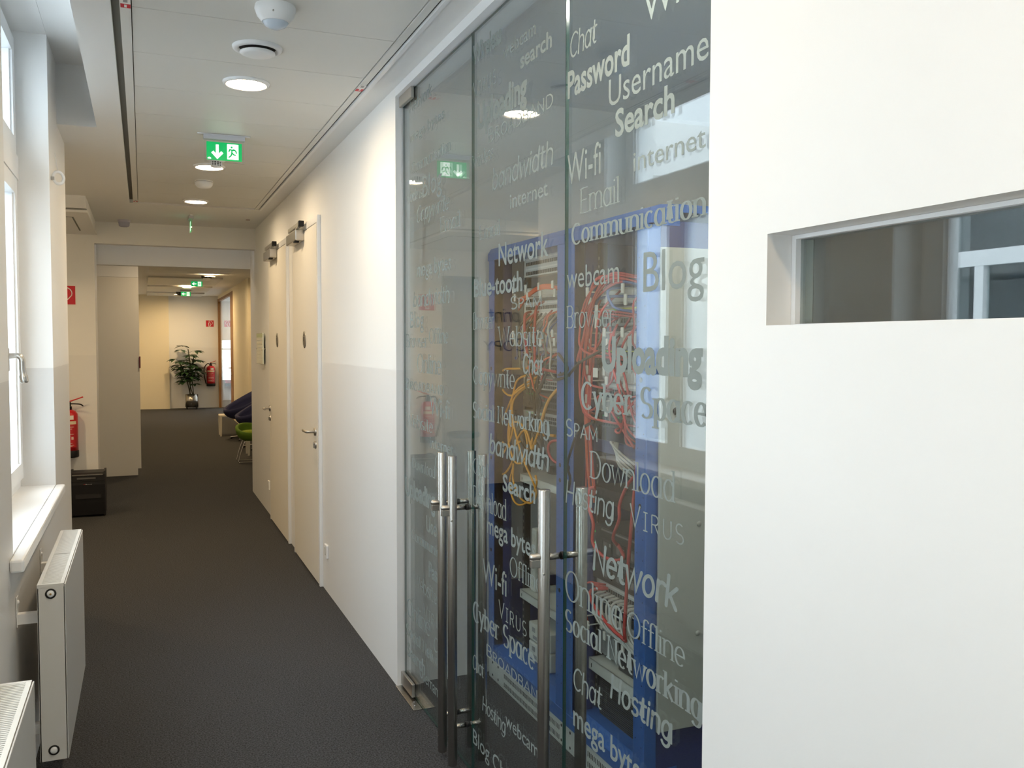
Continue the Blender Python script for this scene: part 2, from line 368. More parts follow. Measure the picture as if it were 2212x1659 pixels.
# server room shell
b = MB(); b.box(1.2, 3.3, 4.01, 4.13, 0, 2.8, WHITE)
struct('wall_back', b, 'white wall of the server room behind the left glass door', 'wall')
struct('wall_side', box(3.2, 3.3, -1, 4.01, 0, 2.8, WHITE), 'white rear wall of the server room behind the blue racks', 'wall')
struct('wall_front', box(1.2, 3.3, -1.1, -1, 0, 2.8, WHITE), 'white end wall of the server room', 'wall')
struct('wall_partition', box(1.2, 3.2, 1.40, 1.50, 0, 2.76, WHITE), 'white partition between the slit window room and the server room', 'wall')
struct('ceiling', box(1.2, 3.3, -1, 4.01, 2.76, 2.8, CEIL), 'pale ceiling of the server room behind the glass', 'ceiling')
# left wall with window openings
b = MB(); YA = -4
b.box(-.75, XL, YA, 5.85, 0, .862, WALLW).box(-.75, XL, YA, 5.85, 3.07, 3.3, WALL)
for a, c in ((YA, W3Y[0]), (W3Y[1], W2Y[0]), (W2Y[1], W1Y[0]), (W1Y[1], 5.85)): b.box(-.75, XL, a, c, .862, 3.07, WALLW)
struct('wall_left', b, 'white window wall with a grey washable lower band and deep reveals', 'wall')
struct('wall_entrance', box(-.8, 1.2, -4.1, -4, 0, 3.3, WHITE), 'white wall closing the corridor at its near end', 'wall')
# niche behind the pillar and the end wall with its two stepped headers
struct('wall_niche', box(-2.6, -2.5, 5.7, 9.6, 0, 2.8, WALL).box(-2.5, -.75, 5.7, 5.84, 0, 2.8, WALL), 'white wall of the copy niche behind the window pillar', 'wall')
b = MB(); b.box(-2.5, -.414, 9.45, 9.57, 0, 2.8, WALL).box(-.6, -.414, 9.57, 9.86, 0, 2.8, WALL).box(-.414, XR, 9.45, 9.57, 2.545, 2.8, WALL)
struct('wall_end', b, 'white end wall carrying the red sign and fire extinguisher', 'wall')
struct('trim_2', box(-.6, 1.2, 9.9, 10.02, 2.38, 2.8, WALL), 'lower white header beam beneath the far end beam', 'beam')
# corridor ceiling
b = MB(); ZC = 2.752
b.box(-.21, 1.2, YA, 9.45, 2.782, 2.9, RECESS)
b.box(-.21, -.084, YA, 9.45, ZC, 3.12, CEIL).box(-2.5, -.21, 5.34, 9.45, ZC, 3.12, CEIL).box(-.403, -.21, YA, 5.34, 3.07, 3.2, CEIL)
b.box(.972, XR, YA, 9.45, ZC, 2.8, CEIL).box(-.084, .972, 8.09, 9.45, ZC, 2.8, CEIL)
ce = struct('ceiling', b, 'pale plaster corridor ceiling around a field of metal panels', 'ceiling')
for k in range(-14, 9):
    y0 = 3.403+.515*k
    box(-.017, .913, y0+.002, min(y0+.513, 8.06), 2.757, 2.778, PANEL, bev=.0015).build('ceiling_panel', ce)
box(-.056, -.02, YA, 8.08, 2.754, 2.78, PANEL).build('edge_rail', ce); box(.917, .946, YA, 8.08, 2.754, 2.78, PANEL).build('edge_rail', ce)
box(.955, .972, YA, 8.09, 2.746, 2.76, TRIM).build('edge_rail', ce)
for x, y, s in ((-.037, 3.40, 1), (.932, 4.09, -1), (-.037, 8.0, 1)):
    b = MB(); b.box(x-.016, x+.016, y-.03, y+.01, 2.752, 2.754, REDS).box(x-.016, x+.016, y-.085, y-.03, 2.752, 2.754, WHT) if s > 0 else b.box(x-.016, x+.016, y-.02, y+.02, 2.752, 2.754, REDS).box(x-.016, x+.016, y-.075, y-.02, 2.752, 2.754, WHT)
    b.box(x-.004, x+.004, y-.022, y+.004, 2.7515, 2.752, WHT).box(x-.007, x+.007, y-.07, y-.045, 2.7515, 2.752, mat('grey_print', (.3, .3, .3), .6))
    b.build('warning_sticker', ce)['label'] = 'small red and white sticker on the ceiling rail'
# bulkhead box of the niche
bk = MB(); bk.box(-2.5, -.40, 7.85, 9.45, 2.655, ZC, WHITE).box(-2.5, -.394, 7.88, 9.45, 2.64, 2.655, mat('shadow_joint', (.42, .42, .40), .8)).box(-2.5, -.388, 7.85, 9.45, 2.622, 2.64, WHITE)
bo = struct('trim_3', bk, 'stepped white ceiling box hung over the copy niche', 'bulkhead')
box(-.95, -.508, 8.16, 9.12, 2.6195, 2.622, mat('hatch_joint', (.2, .2, .17), .8)).build('hatch_frame', bo); box(-.95, -.52, 8.17, 9.10, 2.617, 2.621, WHITE).build('access_hatch', bo)

# ------------------------------------------------------------------ windows of the left wall
def window(nm, y0, y1, label, ym):
    r = thing(nm, (-.62, (y0+y1)/2, .905), label, 'window', kind='structure')
    xa, xb = -.63, -.555; z0, z1 = .905, 3.07
    f = MB(); e = .055
    f.box(xa, xb, y0, y0+e, z0, z1, PVC).box(xa, xb, y1-e, y1, z0, z1, PVC).box(xa, xb, y0+e, y1-e, z0, z0+.06, PVC).box(xa, xb, y0+e, y1-e, z1-.06, z1, PVC)
    f.box(xa+.002, -.534, y0+.002, y1-.002, 2.37, 2.48, PVC)
    f.build('window_frame', r)
    def sash(a, c, zz0, zz1, n):
        s = MB(); w_ = .075; x0, x1 = -.615, -.538
        s.box(x0, x1, a, a+w_, zz0, zz1, PVC).box(x0, x1, c-w_, c, zz0, zz1, PVC).box(x0, x1, a+w_, c-w_, zz0, zz0+w_, PVC).box(x0, x1, a+w_, c-w_, zz1-w_, zz1, PVC)
        s.box(x0+.012, x1-.012, a+w_, a+w_+.012, zz0+w_, zz1-w_, PVC).box(x0+.012, x1-.012, c-w_-.012, c-w_, zz0+w_, zz1-w_, PVC)
        o = s.build(n, r); box(-.582, -.576, a+w_-.01, c-w_+.01, zz0+w_-.01, zz1-w_+.01, WGLASS).build('pane', o); return o
    i = .04
    sash(y0+i, ym+.002, z0+.047, 2.368, 'casement'); s2 = sash(ym+.004, y1-i, z0+.047, 2.368, 'casement'); sash(y0+i, y1-i, 2.482, z1-.045, 'top_light')
    h = MB(); hy = ym+.045; hz = 1.56                # lever handle with a flattened drop grip
    h.box(-.539, -.527, hy-.016, hy+.016, hz-.085, hz+.015, NICKEL, .004)
    h.tube(spline([(-.53, hy, hz-.02), (-.51, hy, hz-.018), (-.490, hy, hz-.02), (-.479, hy, hz-.035), (-.478, hy, hz-.07), (-.475, hy, hz-.105), (-.470, hy, hz-.135)], 5), [.012]*5+[.0115]*5+[.012]*5+[.0125]*5+[.013]*5+[.017]*5+[.012], NICKEL, 12)
    h.build('window_handle', s2)
    sl = MB(); sl.box(-.56, XL-.001, y0+.001, y1-.001, .862, .904, TRIM).box(XL, -.362, y0-.10, y1+.0, .862, .905, TRIM, .008)
    sl.build('window_sill', r)
    box(-.75, -.63, y0, y1, .84, .88, STUCCO).build('outer_sill', r)
    return r
window('window_1', *W1Y, 'tall white casement window in the deep reveal nearest the pillar', 4.29)
window('window_2', *W2Y, 'white casement window opposite the slit wall, second from the pillar', 2.10)
window('window_3', *W3Y, 'white casement window nearest the entrance end of the corridor', -1.1)
# courtyard building outside
cy = thing('facade', (-6.5, 5, -4), 'pale grey courtyard building outside the windows', 'building')
fb = MB(); fy = [(-3.2, -2.2), (.0, 1.0), (3.2, 4.2), (6.55, 7.95), (10.6, 11.8)]
ys = -12
for a, c in fy: fb.box(-7, -6.5, ys, a, -4, 7.0, STUCCO); fb.box(-7, -6.5, a, c, -4, .85, STUCCO); fb.box(-7, -6.5, a, c, 3.6, 7.0, STUCCO); ys = c
fb.box(-7, -6.5, ys, 20, -4, 7.0, STUCCO); fb.build('facade_wall', cy)
box(-7.4, -7, -12, 20, -4, 7, mat('dark_room', (.1, .11, .12), .9)).build('room_interior', cy)
for a, c in fy:
    f = MB(); x0, x1 = -6.72, -6.64; m_ = (a+c)/2
    f.box(x0, x1, a, a+.07, .85, 3.6, PVC).box(x0, x1, c-.07, c, .85, 3.6, PVC).box(x0, x1, a, c, .85, .93, PVC).box(x0, x1, a, c, 3.52, 3.6, PVC).box(x0, x1+.03, a, c, 2.5, 2.68, PVC).box(x0, x1+.02, m_-.06+.25, m_+.06+.25, .93, 2.5, PVC)
    o = f.build('window', cy); box(-6.69, -6.685, a+.07, c-.07, .93, 3.52, WGLASS).build('pane', o)
struct('ground', box(-7, -.75, -12, 20, -4.1, -4, STUCCO), 'paved courtyard ground outside the windows', 'ground')

# ------------------------------------------------------------------ lounge beyond the end wall
struct('wall_lounge_left', box(-1.6, -1.5, 9.6, 23.2, 0, 2.8, WALL), 'white left wall of the far lounge hidden behind the beige leaf', 'wall')
struct('wall_far', box(-1.5, 1.80, 23.12, 23.3, 0, 2.8, WALL), 'far white wall behind the potted plant', 'wall')
struct('wall_far_left', box(-1.5, .585, 23.04, 23.12, 0, 2.735, BEIGE), 'slightly projecting left section of the far wall', 'wall')  # beige carries the warm lamplight falling on this section
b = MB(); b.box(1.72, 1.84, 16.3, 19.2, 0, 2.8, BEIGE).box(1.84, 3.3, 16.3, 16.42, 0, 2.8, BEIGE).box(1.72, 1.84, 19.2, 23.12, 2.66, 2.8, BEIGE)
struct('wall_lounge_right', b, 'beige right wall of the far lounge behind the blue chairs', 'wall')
struct('wall_lounge_side', box(3.3, 3.4, 9.8, 26, 0, 2.8, WALL).box(1.2, 3.3, 9.8, 9.92, 0, 2.8, WALL), 'white side wall of the seating area', 'wall')
struct('wall_beyond', box(1.72, 3.3, 25.9, 26, 0, .5, WALL).box(1.72, 3.3, 25.9, 26, 1.72, 2.8, WALL).box(2.9, 3.3, 25.9, 26, .5, 1.72, WALL), 'wall with a bright window seen through the far glass partition', 'wall')
lc = MB(); lc.box(-1.6, 3.4, 9.6, 26, 2.735, 2.85, WALL)
lo = struct('ceiling', lc, 'dim ceiling of the far lounge with metal panel fields', 'ceiling')
for a, c in ((12.6, 15.3), (16.5, 18.4), (19.1, 20.9), (21.6, 22.9)):
    n = 5
    for k in range(n):
        u = a+(c-a)*k/n; box(.10, 1.32, u+.01, u+(c-a)/n-.01, 2.705, 2.734, PANEL, .004).build('ceiling_panel', lo)
lf = thing('door_5', (-.3, 11.62, 0), 'beige door leaf standing across the left of the far passage', 'door', kind='structure')
box(-.62, -.075, 11.6, 11.65, .004, 2.372, DOORP).build('leaf', lf); box(-.075, -.038, 11.605, 11.66, .085, 2.372, DOORP).build('edge_strip', lf)
box(-.044, -.028, 11.585, 11.605, 1.293, 1.431, mat('dark_red_plate', (.12, .008, .02), .4)).build('red_plate', lf)['label'] = 'small dark red plate on the door edge'
struct('wall_lounge_header', box(-.62, -.038, 11.6, 11.7, 2.374, 2.734, WALL), 'beige wall panel above the standing door leaf', 'wall')
# glazed partition at the back right: three panes and an oak post
gp = thing('glass_partition', (1.75, 21, 0), 'far glazed partition with a brown oak post at its near end', 'partition')
box(1.715, 1.775, 19.2, 19.75, .0, 2.66, OAK).build('post', gp); box(1.715, 1.775, 23.02, 23.118, 0, 2.66, OAK).build('post', gp); box(1.72, 1.77, 19.75, 23.02, 2.60, 2.66, OAK).build('top_rail', gp)
for k in range(3):
    a = 19.76+k*1.088; box(1.742, 1.752, a, a+1.075, .01, 2.60, CLEAR).build('pane', gp)
h = MB(); h.tube([(1.715, 19.5, 1.07), (1.66, 19.5, 1.07), (1.66, 19.62, 1.07)], .011, CHROME); h.cyl((1.715, 19.5, .93), .02, -.012, CHROME, 'x'); h.build('handle', gp)
bp_ = thing('window_5', (2.4, 25.95, .5), 'bright window behind the far glass partition', 'window', kind='structure')
f = MB(); f.box(1.72, 2.9, 25.92, 25.97, .5, .56, PVC).box(1.72, 2.9, 25.92, 25.97, 1.66, 1.72, PVC).box(2.3, 2.36, 25.92, 25.97, .56, 1.66, PVC).box(1.72, 2.9, 25.92, 25.97, 1.40, 1.44, PVC); f.build('window_frame', bp_)
box(1.72, 2.9, 25.94, 25.945, .56, 1.66, WGLASS).build('pane', bp_)

# ------------------------------------------------------------------ cream doors on the right wall
def cream_door(nm, y0, y1, handle_near, label):
    x0 = XR-.022; zt = 2.425
    r = thing(nm, (XR-.01, (y0+y1)/2, 0), label, 'door', kind='structure')
    f = MB(); f.box(x0, XR, y0, y0+.03, 0, zt, TRIM, .002).box(x0, XR, y1-.03, y1, 0, zt, TRIM, .002).box(x0, XR, y0+.03, y1-.03, zt-.045, zt, TRIM, .002); f.build('door_frame', r)
    lf = box(x0-.001, XR-.003, y0+.034, y1-.034, .012, zt-.05, DOORP, .0015).build('leaf', r)
    box(x0+.004, XR-.004, y0+.03, y1-.03, zt-.051, zt-.045, GAP).build('shadow_gap', r)
    hy = y0+.105 if handle_near else y1-.08; s = 1 if handle_near else -1
    h = MB(); h.lathe((x0, hy, 1.013), [(0, -.012), (.025, -.012), (.027, -.008), (.027, 0)], NICKEL, 'x')
    h.tube(spline([(x0-.01, hy, 1.013), (x0-.045, hy, 1.013), (x0-.062, hy+s*.012, 1.013), (x0-.064, hy+s*.05, 1.013), (x0-.064, hy+s*.125, 1.013)], 5), .0095, NICKEL, 10)
    h.build('door_handle', r)
    k = MB(); k.lathe((x0, hy, .926), [(0, -.01), (.025, -.01), (.027, -.006), (.027, 0)], NICKEL, 'x'); k.cyl((x0-.018, hy, .935), .0085, .01, NICKEL, 'x', 12); k.box(x0-.018, x0-.008, hy-.005, hy+.005, .905, .935, NICKEL); k.build('lock_rosette', r)
    ym = (y0+y1)/2-.02
    d = MB(); d.lathe((x0, ym, 1.622), [(0, -.006), (.057, -.006), (.06, -.003), (.06, 0)], mat('sign_disc', (.33, .31, .27), .4, .6), 'x', 28); dd = d.build('door_sign', r)
    p = MB(); xs = x0-.0075
    p.lathe((xs, ym, 1.652), [(0, 0), (.009, 0), (.009, .001)], DARK, 'x', 14)
    for a in ((-.006, .006, 1.584, 1.64), (-.014, -.009, 1.61, 1.64), (.009, .014, 1.61, 1.64)): p.box(xs, xs+.001, ym+a[0], ym+a[1], a[2], a[3], DARK)
    p.build('pictogram', dd)
    # closer: body on the leaf, slide rail on the head frame
    c0 = y0+.50
    c = MB(); c.box(x0-.062, x0-.001, c0, c0+.43, 2.31, 2.385, NICKEL, .006); cl = c.build('door_closer', r)
    c = MB(); c.box(x0-.062, x0-.03, c0+.04, c0+.09, 2.298, 2.31, BLACK); c.build('arm_joint', cl)
    c = MB(); c.box(x0-.05, x0-.018, c0-.05, c0+.42, 2.402, 2.432, NICKEL, .004); c.build('slide_rail', cl)
    c = MB(); c.box(x0-.052, x0-.016, c0-.09, c0-.05, 2.398, 2.436, BLACK, .003); c.build('end_cap', cl)
    c = MB(); c.tube([(x0-.045, c0+.06, 2.392), (x0-.045, c0-.04, 2.396)], .009, NICKEL, 8); c.build('arm', cl)
    return r
cream_door('door_1', 7.19, 8.295, False, 'cream door of the right wall farther down the corridor')
cream_door('door_2', 5.835, 6.905, True, 'cream door of the right wall next to the lettered glass')
# wall sockets and info board
for i, (y, z, lb) in enumerate(((5.69, .268, 'white wall socket low on the wall beside the nearer cream door'), (8.50, .276, 'white wall socket low on the wall beyond the farther cream door'))):
    s = thing('wall_socket', (XR, y, z), lb, 'socket', 'wall sockets'); n = 1
    box(XR-.014, XR, y-.04, y+.04, z-.042, z+.042, TRIM, .004).build('cover', s)
    MB().lathe((XR-.014, y, z), [(.0, .006), (.02, .006), (.021, -.001), (.026, -.001), (.027, .002)], mat('socket_grey', (.5, .5, .48), .4), 'x').build('insert', s)
ib = thing('info_board', (XR, 8.92, 1.54), 'slim glass information board on the wall near the far opening', 'board')
box(XR-.03, XR-.018, 8.68, 9.165, 1.396, 1.692, LCD, .002).build('glass_sheet', ib); box(XR-.0305, XR-.030, 8.69, 9.155, 1.65, 1.685, mat('pale_green_print', (.45, .58, .32), .3)).build('green_header', ib)
for y in (8.71, 9.135): MB().cyl((XR-.034, y, 1.54), .008, .034, NICKEL, 'x', 12).build('standoff', ib)
b = MB()
for k in range(6): b.box(XR-.0306, XR-.030, 8.75, 9.08-.04*(k % 3), 1.615-k*.033, 1.622-k*.033, mat('pale_print', (.47, .52, .50), .4))
b.build('printed_lines', ib)

# ------------------------------------------------------------------ lettered glass doors
# text, style, start along the wall, baseline height, end, cap height
W3 = [('Wi-fi', 's', 1.867, 2.353, 1.613, 0.078),
 ('Chat', 'c', 2.258, 2.386, 2.1, 0.063),
 ('Password', 'B', 2.314, 2.28, 1.931, 0.072),
 ('Username', 's', 2.035, 2.199, 1.601, 0.07),
 ('Search', 'b', 2.0, 2.117, 1.729, 0.066),
 ('Wi-fi', 's', 2.319, 2.041, 2.076, 0.085),
 ('internet', 's', 1.908, 2.015, 1.608, 0.049),
 ('Email', 'e', 2.196, 1.952, 1.974, 0.066),
 ('Communication', 'E', 2.245, 1.872, 1.597, 0.056),
 ('webcam', 's', 2.279, 1.753, 1.974, 0.06),
 ('Blog', 's', 1.857, 1.722, 1.607, 0.096),
 ('Browser', 'e', 2.324, 1.643, 1.995, 0.061),
 ('Uploading', 'I', 2.063, 1.531, 1.61, 0.084),
 ('Cyber Space', 'E', 2.181, 1.423, 1.585, 0.072),
 ('SPAM', 'q', 2.309, 1.34, 2.083, 0.047),
 ('Download', 'e', 2.128, 1.241, 1.708, 0.071),
 ('Hosting', 'c', 2.291, 1.15, 1.992, 0.063),
 ('VIRUS', 't', 1.912, 1.152, 1.672, 0.055),
 ('Network', 'C', 2.107, 0.998, 1.692, 0.072),
 ('Online', 'e', 2.285, 0.875, 1.943, 0.084),
 ('Offline', 'e', 1.921, 0.877, 1.662, 0.061),
 ('Social Networking', 'E', 2.299, 0.783, 1.588, 0.061),
 ('Chat', 'c', 2.217, 0.634, 2.047, 0.061),
 ('Hosting', 'C', 2.005, 0.687, 1.711, 0.061),
 ('mega bytes', 'm', 2.218, 0.527, 1.814, 0.063)]
W2 = [('search', 'b', 2.613, 2.457, 2.38, 0.049),
 ('webcam', 's', 2.761, 2.528, 2.495, 0.045),
 ('Wireless', 'I', 3.129, 2.591, 2.773, 0.063),
 ('VIRUS', 't', 3.055, 2.47, 2.819, 0.057),
 ('Uploading', 'I', 2.999, 2.353, 2.561, 0.084),
 ('BROADBAND', 'q', 2.892, 2.285, 2.368, 0.047),
 ('wireless', 'e', 3.145, 2.223, 2.843, 0.051),
 ('bandwidth', 'c', 2.856, 2.119, 2.367, 0.069),
 ('internet', 's', 2.694, 2.034, 2.404, 0.048),
 ('Email', 'e', 2.984, 1.963, 2.779, 0.05),
 ('Network', 'n', 2.795, 1.858, 2.398, 0.074),
 ('Blue-tooth', 'b', 3.035, 1.766, 2.593, 0.063),
 ('SPAM', 'q', 2.688, 1.71, 2.444, 0.04),
 ('Browser', 'e', 3.135, 1.649, 2.837, 0.06),
 ('Website', 'e', 2.803, 1.591, 2.431, 0.064),
 ('Chat', 'C', 2.587, 1.507, 2.43, 0.058),
 ('Copywrite', 'e', 3.089, 1.453, 2.652, 0.065),
 ('Social Networking', 'E', 3.094, 1.33, 2.381, 0.058),
 ('bandwidth', 'C', 2.88, 1.222, 2.387, 0.064),
 ('Chat', 'e', 3.044, 1.129, 2.884, 0.054),
 ('Search', 'b', 2.754, 1.109, 2.487, 0.056),
 ('Download', 'e', 3.064, 1.011, 2.721, 0.072),
 ('mega bytes', 'm', 2.902, 0.938, 2.486, 0.062),
 ('Wi-fi', 's', 2.943, 0.757, 2.719, 0.083),
 ('Offline', 'e', 2.691, 0.839, 2.437, 0.063),
 ('VIRUS', 't', 2.79, 0.674, 2.55, 0.057),
 ('Cyber Space', 'E', 3.079, 0.587, 2.486, 0.073),
 ('BROADBAND', 'q', 2.905, 0.501, 2.406, 0.04),
 ('Chat', 'c', 3.136, 0.407, 2.933, 0.053),
 ('Hosting', 'c', 2.946, 0.289, 2.725, 0.051),
 ('webcam', 's', 2.725, 0.322, 2.459, 0.047),
 ('Blog Chat', 's', 3.064, 0.127, 2.652, 0.056)]
W1 = [('Network', 'c', 3.865, 2.612, 3.543, 0.05),
 ('mega bytes', 'm', 3.859, 2.482, 3.374, 0.044),
 ('Communication', 'e', 3.838, 2.341, 3.295, 0.048),
 ('Blog', 's', 3.671, 2.213, 3.411, 0.093),
 ('wireless', 'e', 3.915, 2.22, 3.677, 0.051),
 ('Copywrite', 'i', 3.761, 2.12, 3.312, 0.066),
 ('Email', 'e', 3.435, 2.039, 3.182, 0.059),
 ('mega bytes', 's', 3.757, 1.885, 3.296, 0.066),
 ('bandwidth', 'c', 3.818, 1.759, 3.313, 0.065),
 ('Blog', 's', 3.868, 1.667, 3.661, 0.074),
 ('Offline', 'e', 3.582, 1.598, 3.331, 0.062),
 ('Browser', 'e', 3.937, 1.581, 3.608, 0.059),
 ('Online', 'e', 3.76, 1.472, 3.42, 0.081),
 ('BROADBAND', 'q', 3.94, 1.392, 3.384, 0.046),
 ('Wi-fi', 's', 3.571, 1.301, 3.315, 0.077),
 ('Website', 'e', 3.942, 1.227, 3.533, 0.055),
 ('internet', 's', 3.572, 1.164, 3.27, 0.049),
 ('Chat', 'c', 3.502, 1.087, 3.31, 0.054),
 ('Download', 'e', 3.845, 1.042, 3.502, 0.05),
 ('Uploading', 'I', 3.953, 0.908, 3.503, 0.079),
 ('Username', 's', 3.628, 0.801, 3.238, 0.068),
 ('Communication', 'E', 3.863, 0.722, 3.238, 0.046),
 ('Password', 'b', 3.595, 0.614, 3.238, 0.065),
 ('Website', 'e', 3.82, 0.52, 3.48, 0.063),
 ('Online', 'e', 3.936, 0.355, 3.577, 0.08),
 ('VIRUS', 't', 3.671, 0.422, 3.394, 0.055),
 ('Social Networking', 'E', 3.945, 0.26, 3.239, 0.052),
 ('Search', 'b', 3.931, 0.166, 3.653, 0.061),
 ('Chat', 'c', 3.525, 0.319, 3.335, 0.059),
 ('Username', 's', 3.73, 0.135, 3.414, 0.054)]

SN = {'Username': 'user name'}
def pull_handle(parent, y):
    xf, xb, z0, z1 = 1.0495, 1.169, .02, 1.184
    p = MB(); p.lathe((xf, y, 0), [(0, z0), (.0165, z0), (.0175, z0+.002), (.0175, z1-.002), (.0165, z1), (0, z1)], STEEL, 'z', 24); rod = p.build('pull_handle', parent)
    p = MB(); p.lathe((xb, y, 0), [(0, z0), (.0165, z0), (.0175, z0+.002), (.0175, z1-.002), (.0165, z1), (0, z1)], STEEL, 'z', 24); p.build('rear_rod', rod)
    for z in (.99, .165):
        p = MB(); p.cyl((xf, y, z), .0095, XG-.003-xf, STEEL, 'x', 14).cyl((XB+.003, y, z), .0095, xb-XB-.003, STEEL, 'x', 14); p.build('connector', rod)
        p = MB(); p.cyl((XG-.003, y, z), .0115, XB-XG+.006, BLACK, 'x', 14); p.build('rubber_ring', rod)
    p = MB(); p.lathe((xf-.045, y, .992), [(0, 0), (.006, .001), (.0105, .006), (.0105, .035)], NICKEL, 'x', 14); p.box(xf-.042, xf-.012, y-.008, y+.008, .962, .985, NICKEL, .002); p.build('lock_stub', rod)
    p = MB(); p.lathe((xf-.008, y-.0172, .945), [(0, -.001), (.0035, -.001), (.0035, .002)], NICKEL, 'y', 10); p.build('grub_screw', rod)
def glass_door(nm, y0, y1, words, label, hy):
    r = thing(nm, (1.111, (y0+y1)/2, .008), label, 'glass door', kind='structure')
    g = MB(); z0, z1 = .008, 2.708
    V = [(x, y, z) for x in (XG, XB) for y in (y0, y1) for z in (z0, z1)]
    g.add(V, [(0, 1, 3, 2), (4, 6, 7, 5)], GLASS); g.add(V, [(0, 4, 5, 1), (2, 3, 7, 6), (0, 2, 6, 4), (1, 5, 7, 3)], GEDGE)
    g.build('glass_pane', r)
    for i, (t, s, ya, z, yb, cap) in enumerate(words):
        ya = min(ya, y1-.012); yb = max(yb, y0+.012); wd = ya-yb
        if wd < .03: continue
        xx = XG-.0006-.0001*(i % 3)
        lettering('lettering', t, s, r, lambda u, v, ya=ya, z=z, xx=xx: (xx, ya-u, z+v), wd, cap, FILM, (-4e-5, 0, 0))
    if hy: pull_handle(r, hy)
    return r
d3 = glass_door('door_3', 3.060, 3.975, W1, 'lettered glass door hinged beside the white corridor wall', 3.24)
d4 = glass_door('door_4', 2.288, 3.057, W2, 'lettered glass door in the middle with the Broadband word', 3.118)
d6 = glass_door('door_6', 1.56, 2.285, W3, 'lettered glass door beside the bright slit window wall', 2.30)
# patch fittings and the floor spring plate
box(XG-.017, XG-.001, 3.79, 3.982, 2.662, 2.7115, NICKEL, .003).build('top_patch', d3); box(XB+.001, XB+.017, 3.79, 3.982, 2.662, 2.7115, NICKEL, .003).build('top_patch', d3)
box(XG-.017, XG-.001, 3.80, 3.985, .014, .074, NICKEL, .003).build('bottom_patch', d3); box(XB+.001, XB+.017, 3.80, 3.985, .014, .074, NICKEL, .003).build('bottom_patch', d3)
fp = thing('floor_plate', (1.11, 3.84, 0), 'brushed steel floor spring plate under the hinge of the glass door', 'plate')
box(1.064, 1.16, 3.69, 3.995, 0, .005, STEEL, .0015).build('cover_plate', fp)
for x, y in ((1.083, 3.735), (1.142, 3.735), (1.092, 3.775), (1.128, 3.775)):
    MB().lathe((x, y, .005), [(.004, 0), (.004, .0012), (0, .0014)], CHROME, 'z', 10).build('screw', fp)
# ------------------------------------------------------------------ ceiling fittings
for i, (x, y, z, lb) in enumerate(((.444, 4.186, ZC, 'round recessed ceiling lamp nearest the glass doors, before the exit sign'), (.422, 6.241, ZC, 'round recessed ceiling lamp just behind the green exit sign'), (.419, 7.798, ZC, 'round recessed ceiling lamp at the far end of the panel field'),
        (.44, 2.13, ZC, 'round recessed ceiling lamp above the glass doors near the entrance'), (.44, .07, ZC, 'round recessed ceiling lamp nearest the entrance'),
        (1.045, 15.7, 2.705, 'round lounge ceiling lamp in the first far panel field'), (.838, 19.12, 2.705, 'round lounge ceiling lamp between the two green far signs'), (.759, 21.92, 2.705, 'round lounge ceiling lamp closest to the far wall'),
        (.9, 13.4, 2.705, 'round lounge ceiling lamp above the blue chairs'), (-.55, 20.6, 2.70, 'round fill lamp added to the lounge, unseen behind the beige leaf'), (1.345, 1.75, 2.745, 'round fill lamp added to the server room, unseen behind the bright wall'), (-1.6, 7.4, ZC, 'round ceiling lamp in the copy niche'), (.44, 10.9, 2.73, 'round fill lamp added in the passage, unseen between the end beam and the lounge'))):  # lamps behind the leaf, in server room and passage are added, unseen fill
    l = thing('ceiling_lamp', (x, y, z), lb, 'lamp', 'round recessed ceiling lamps')
    zz = z+.005
    MB().lathe((x, y, zz), [(.082, -.004), (.087, -.013), (.098, -.010), (.102, -.003), (.102, 0)], TRIM, 'z', 32).build('flange', l)
    MB().lathe((x, y, zz), [(0, -.008), (.05, -.0078), (.081, -.005)], LENSW if 1.3 < x < 1.4 else (LENS2 if y > 12 or x < -1 else LENS), 'z', 32).build('lens', l)
v = thing('ceiling_vent', (.434, 3.677, ZC), 'round white ventilation valve with a dark slot in the ceiling', 'vent')
MB().lathe((.434, 3.677, 2.757), [(.070, -.004), (.078, -.014), (.093, -.010), (.096, 0)], TRIM, 'z', 32).build('ring', v)
MB().lathe((.434, 3.677, 2.757), [(.0705, -.002), (.0, -.002)], SLOT, 'z', 32).build('throat', v)
MB().lathe((.434, 3.677, 2.757), [(0, -.032), (.05, -.031), (.068, -.024), (.068, -.020), (0, -.015)], TRIM, 'z', 32).build('disc', v)
m = thing('motion_sensor', (.44, 3.21, ZC), 'white ceiling motion sensor with a bluish dome nearest the camera', 'sensor')
MB().lathe((.44, 3.21, 2.757), [(.068, 0), (.070, -.012), (.062, -.035), (.048, -.052), (.047, -.056), (.044, -.056), (.044, -.05), (0, -.05)], TRIM, 'z', 32).build('housing', m)
MB().lathe((.44, 3.21, 2.757), [(.044, -.053), (.036, -.066), (.02, -.075), (0, -.078)], mat('sensor_lens', (.60, .68, .78), .25), 'z', 28).build('dome_lens', m)
MB().lathe((.425, 3.152, 2.722), [(0, -.004), (.003, -.004), (.003, .006)], NICKEL, 'y', 8).build('screw', m)
s = thing('smoke_detector', (.447, 5.99, ZC), 'white slotted smoke detector half hidden by the exit sign', 'detector')
MB().lathe((.447, 5.99, 2.757), [(.056, 0), (.056, -.008), (.046, -.016), (.033, -.018)], TRIM, 'z', 28).build('base', s)
MB().lathe((.447, 5.99, 2.757), [(.030, -.018), (.030, -.044)], SLOT, 'z', 28).lathe((.447, 5.99, 2.757), [(.034, -.044), (.033, -.050), (0, -.052)], TRIM, 'z', 28).build('chamber', s)
b = MB()
for k in range(12):
    a = 2*PI*k/12; x, y = .447+.0325*math.cos(a), 5.99+.0325*math.sin(a); b.box(x-.0025, x+.0025, y-.0025, y+.0025, 2.712, 2.741, TRIM)
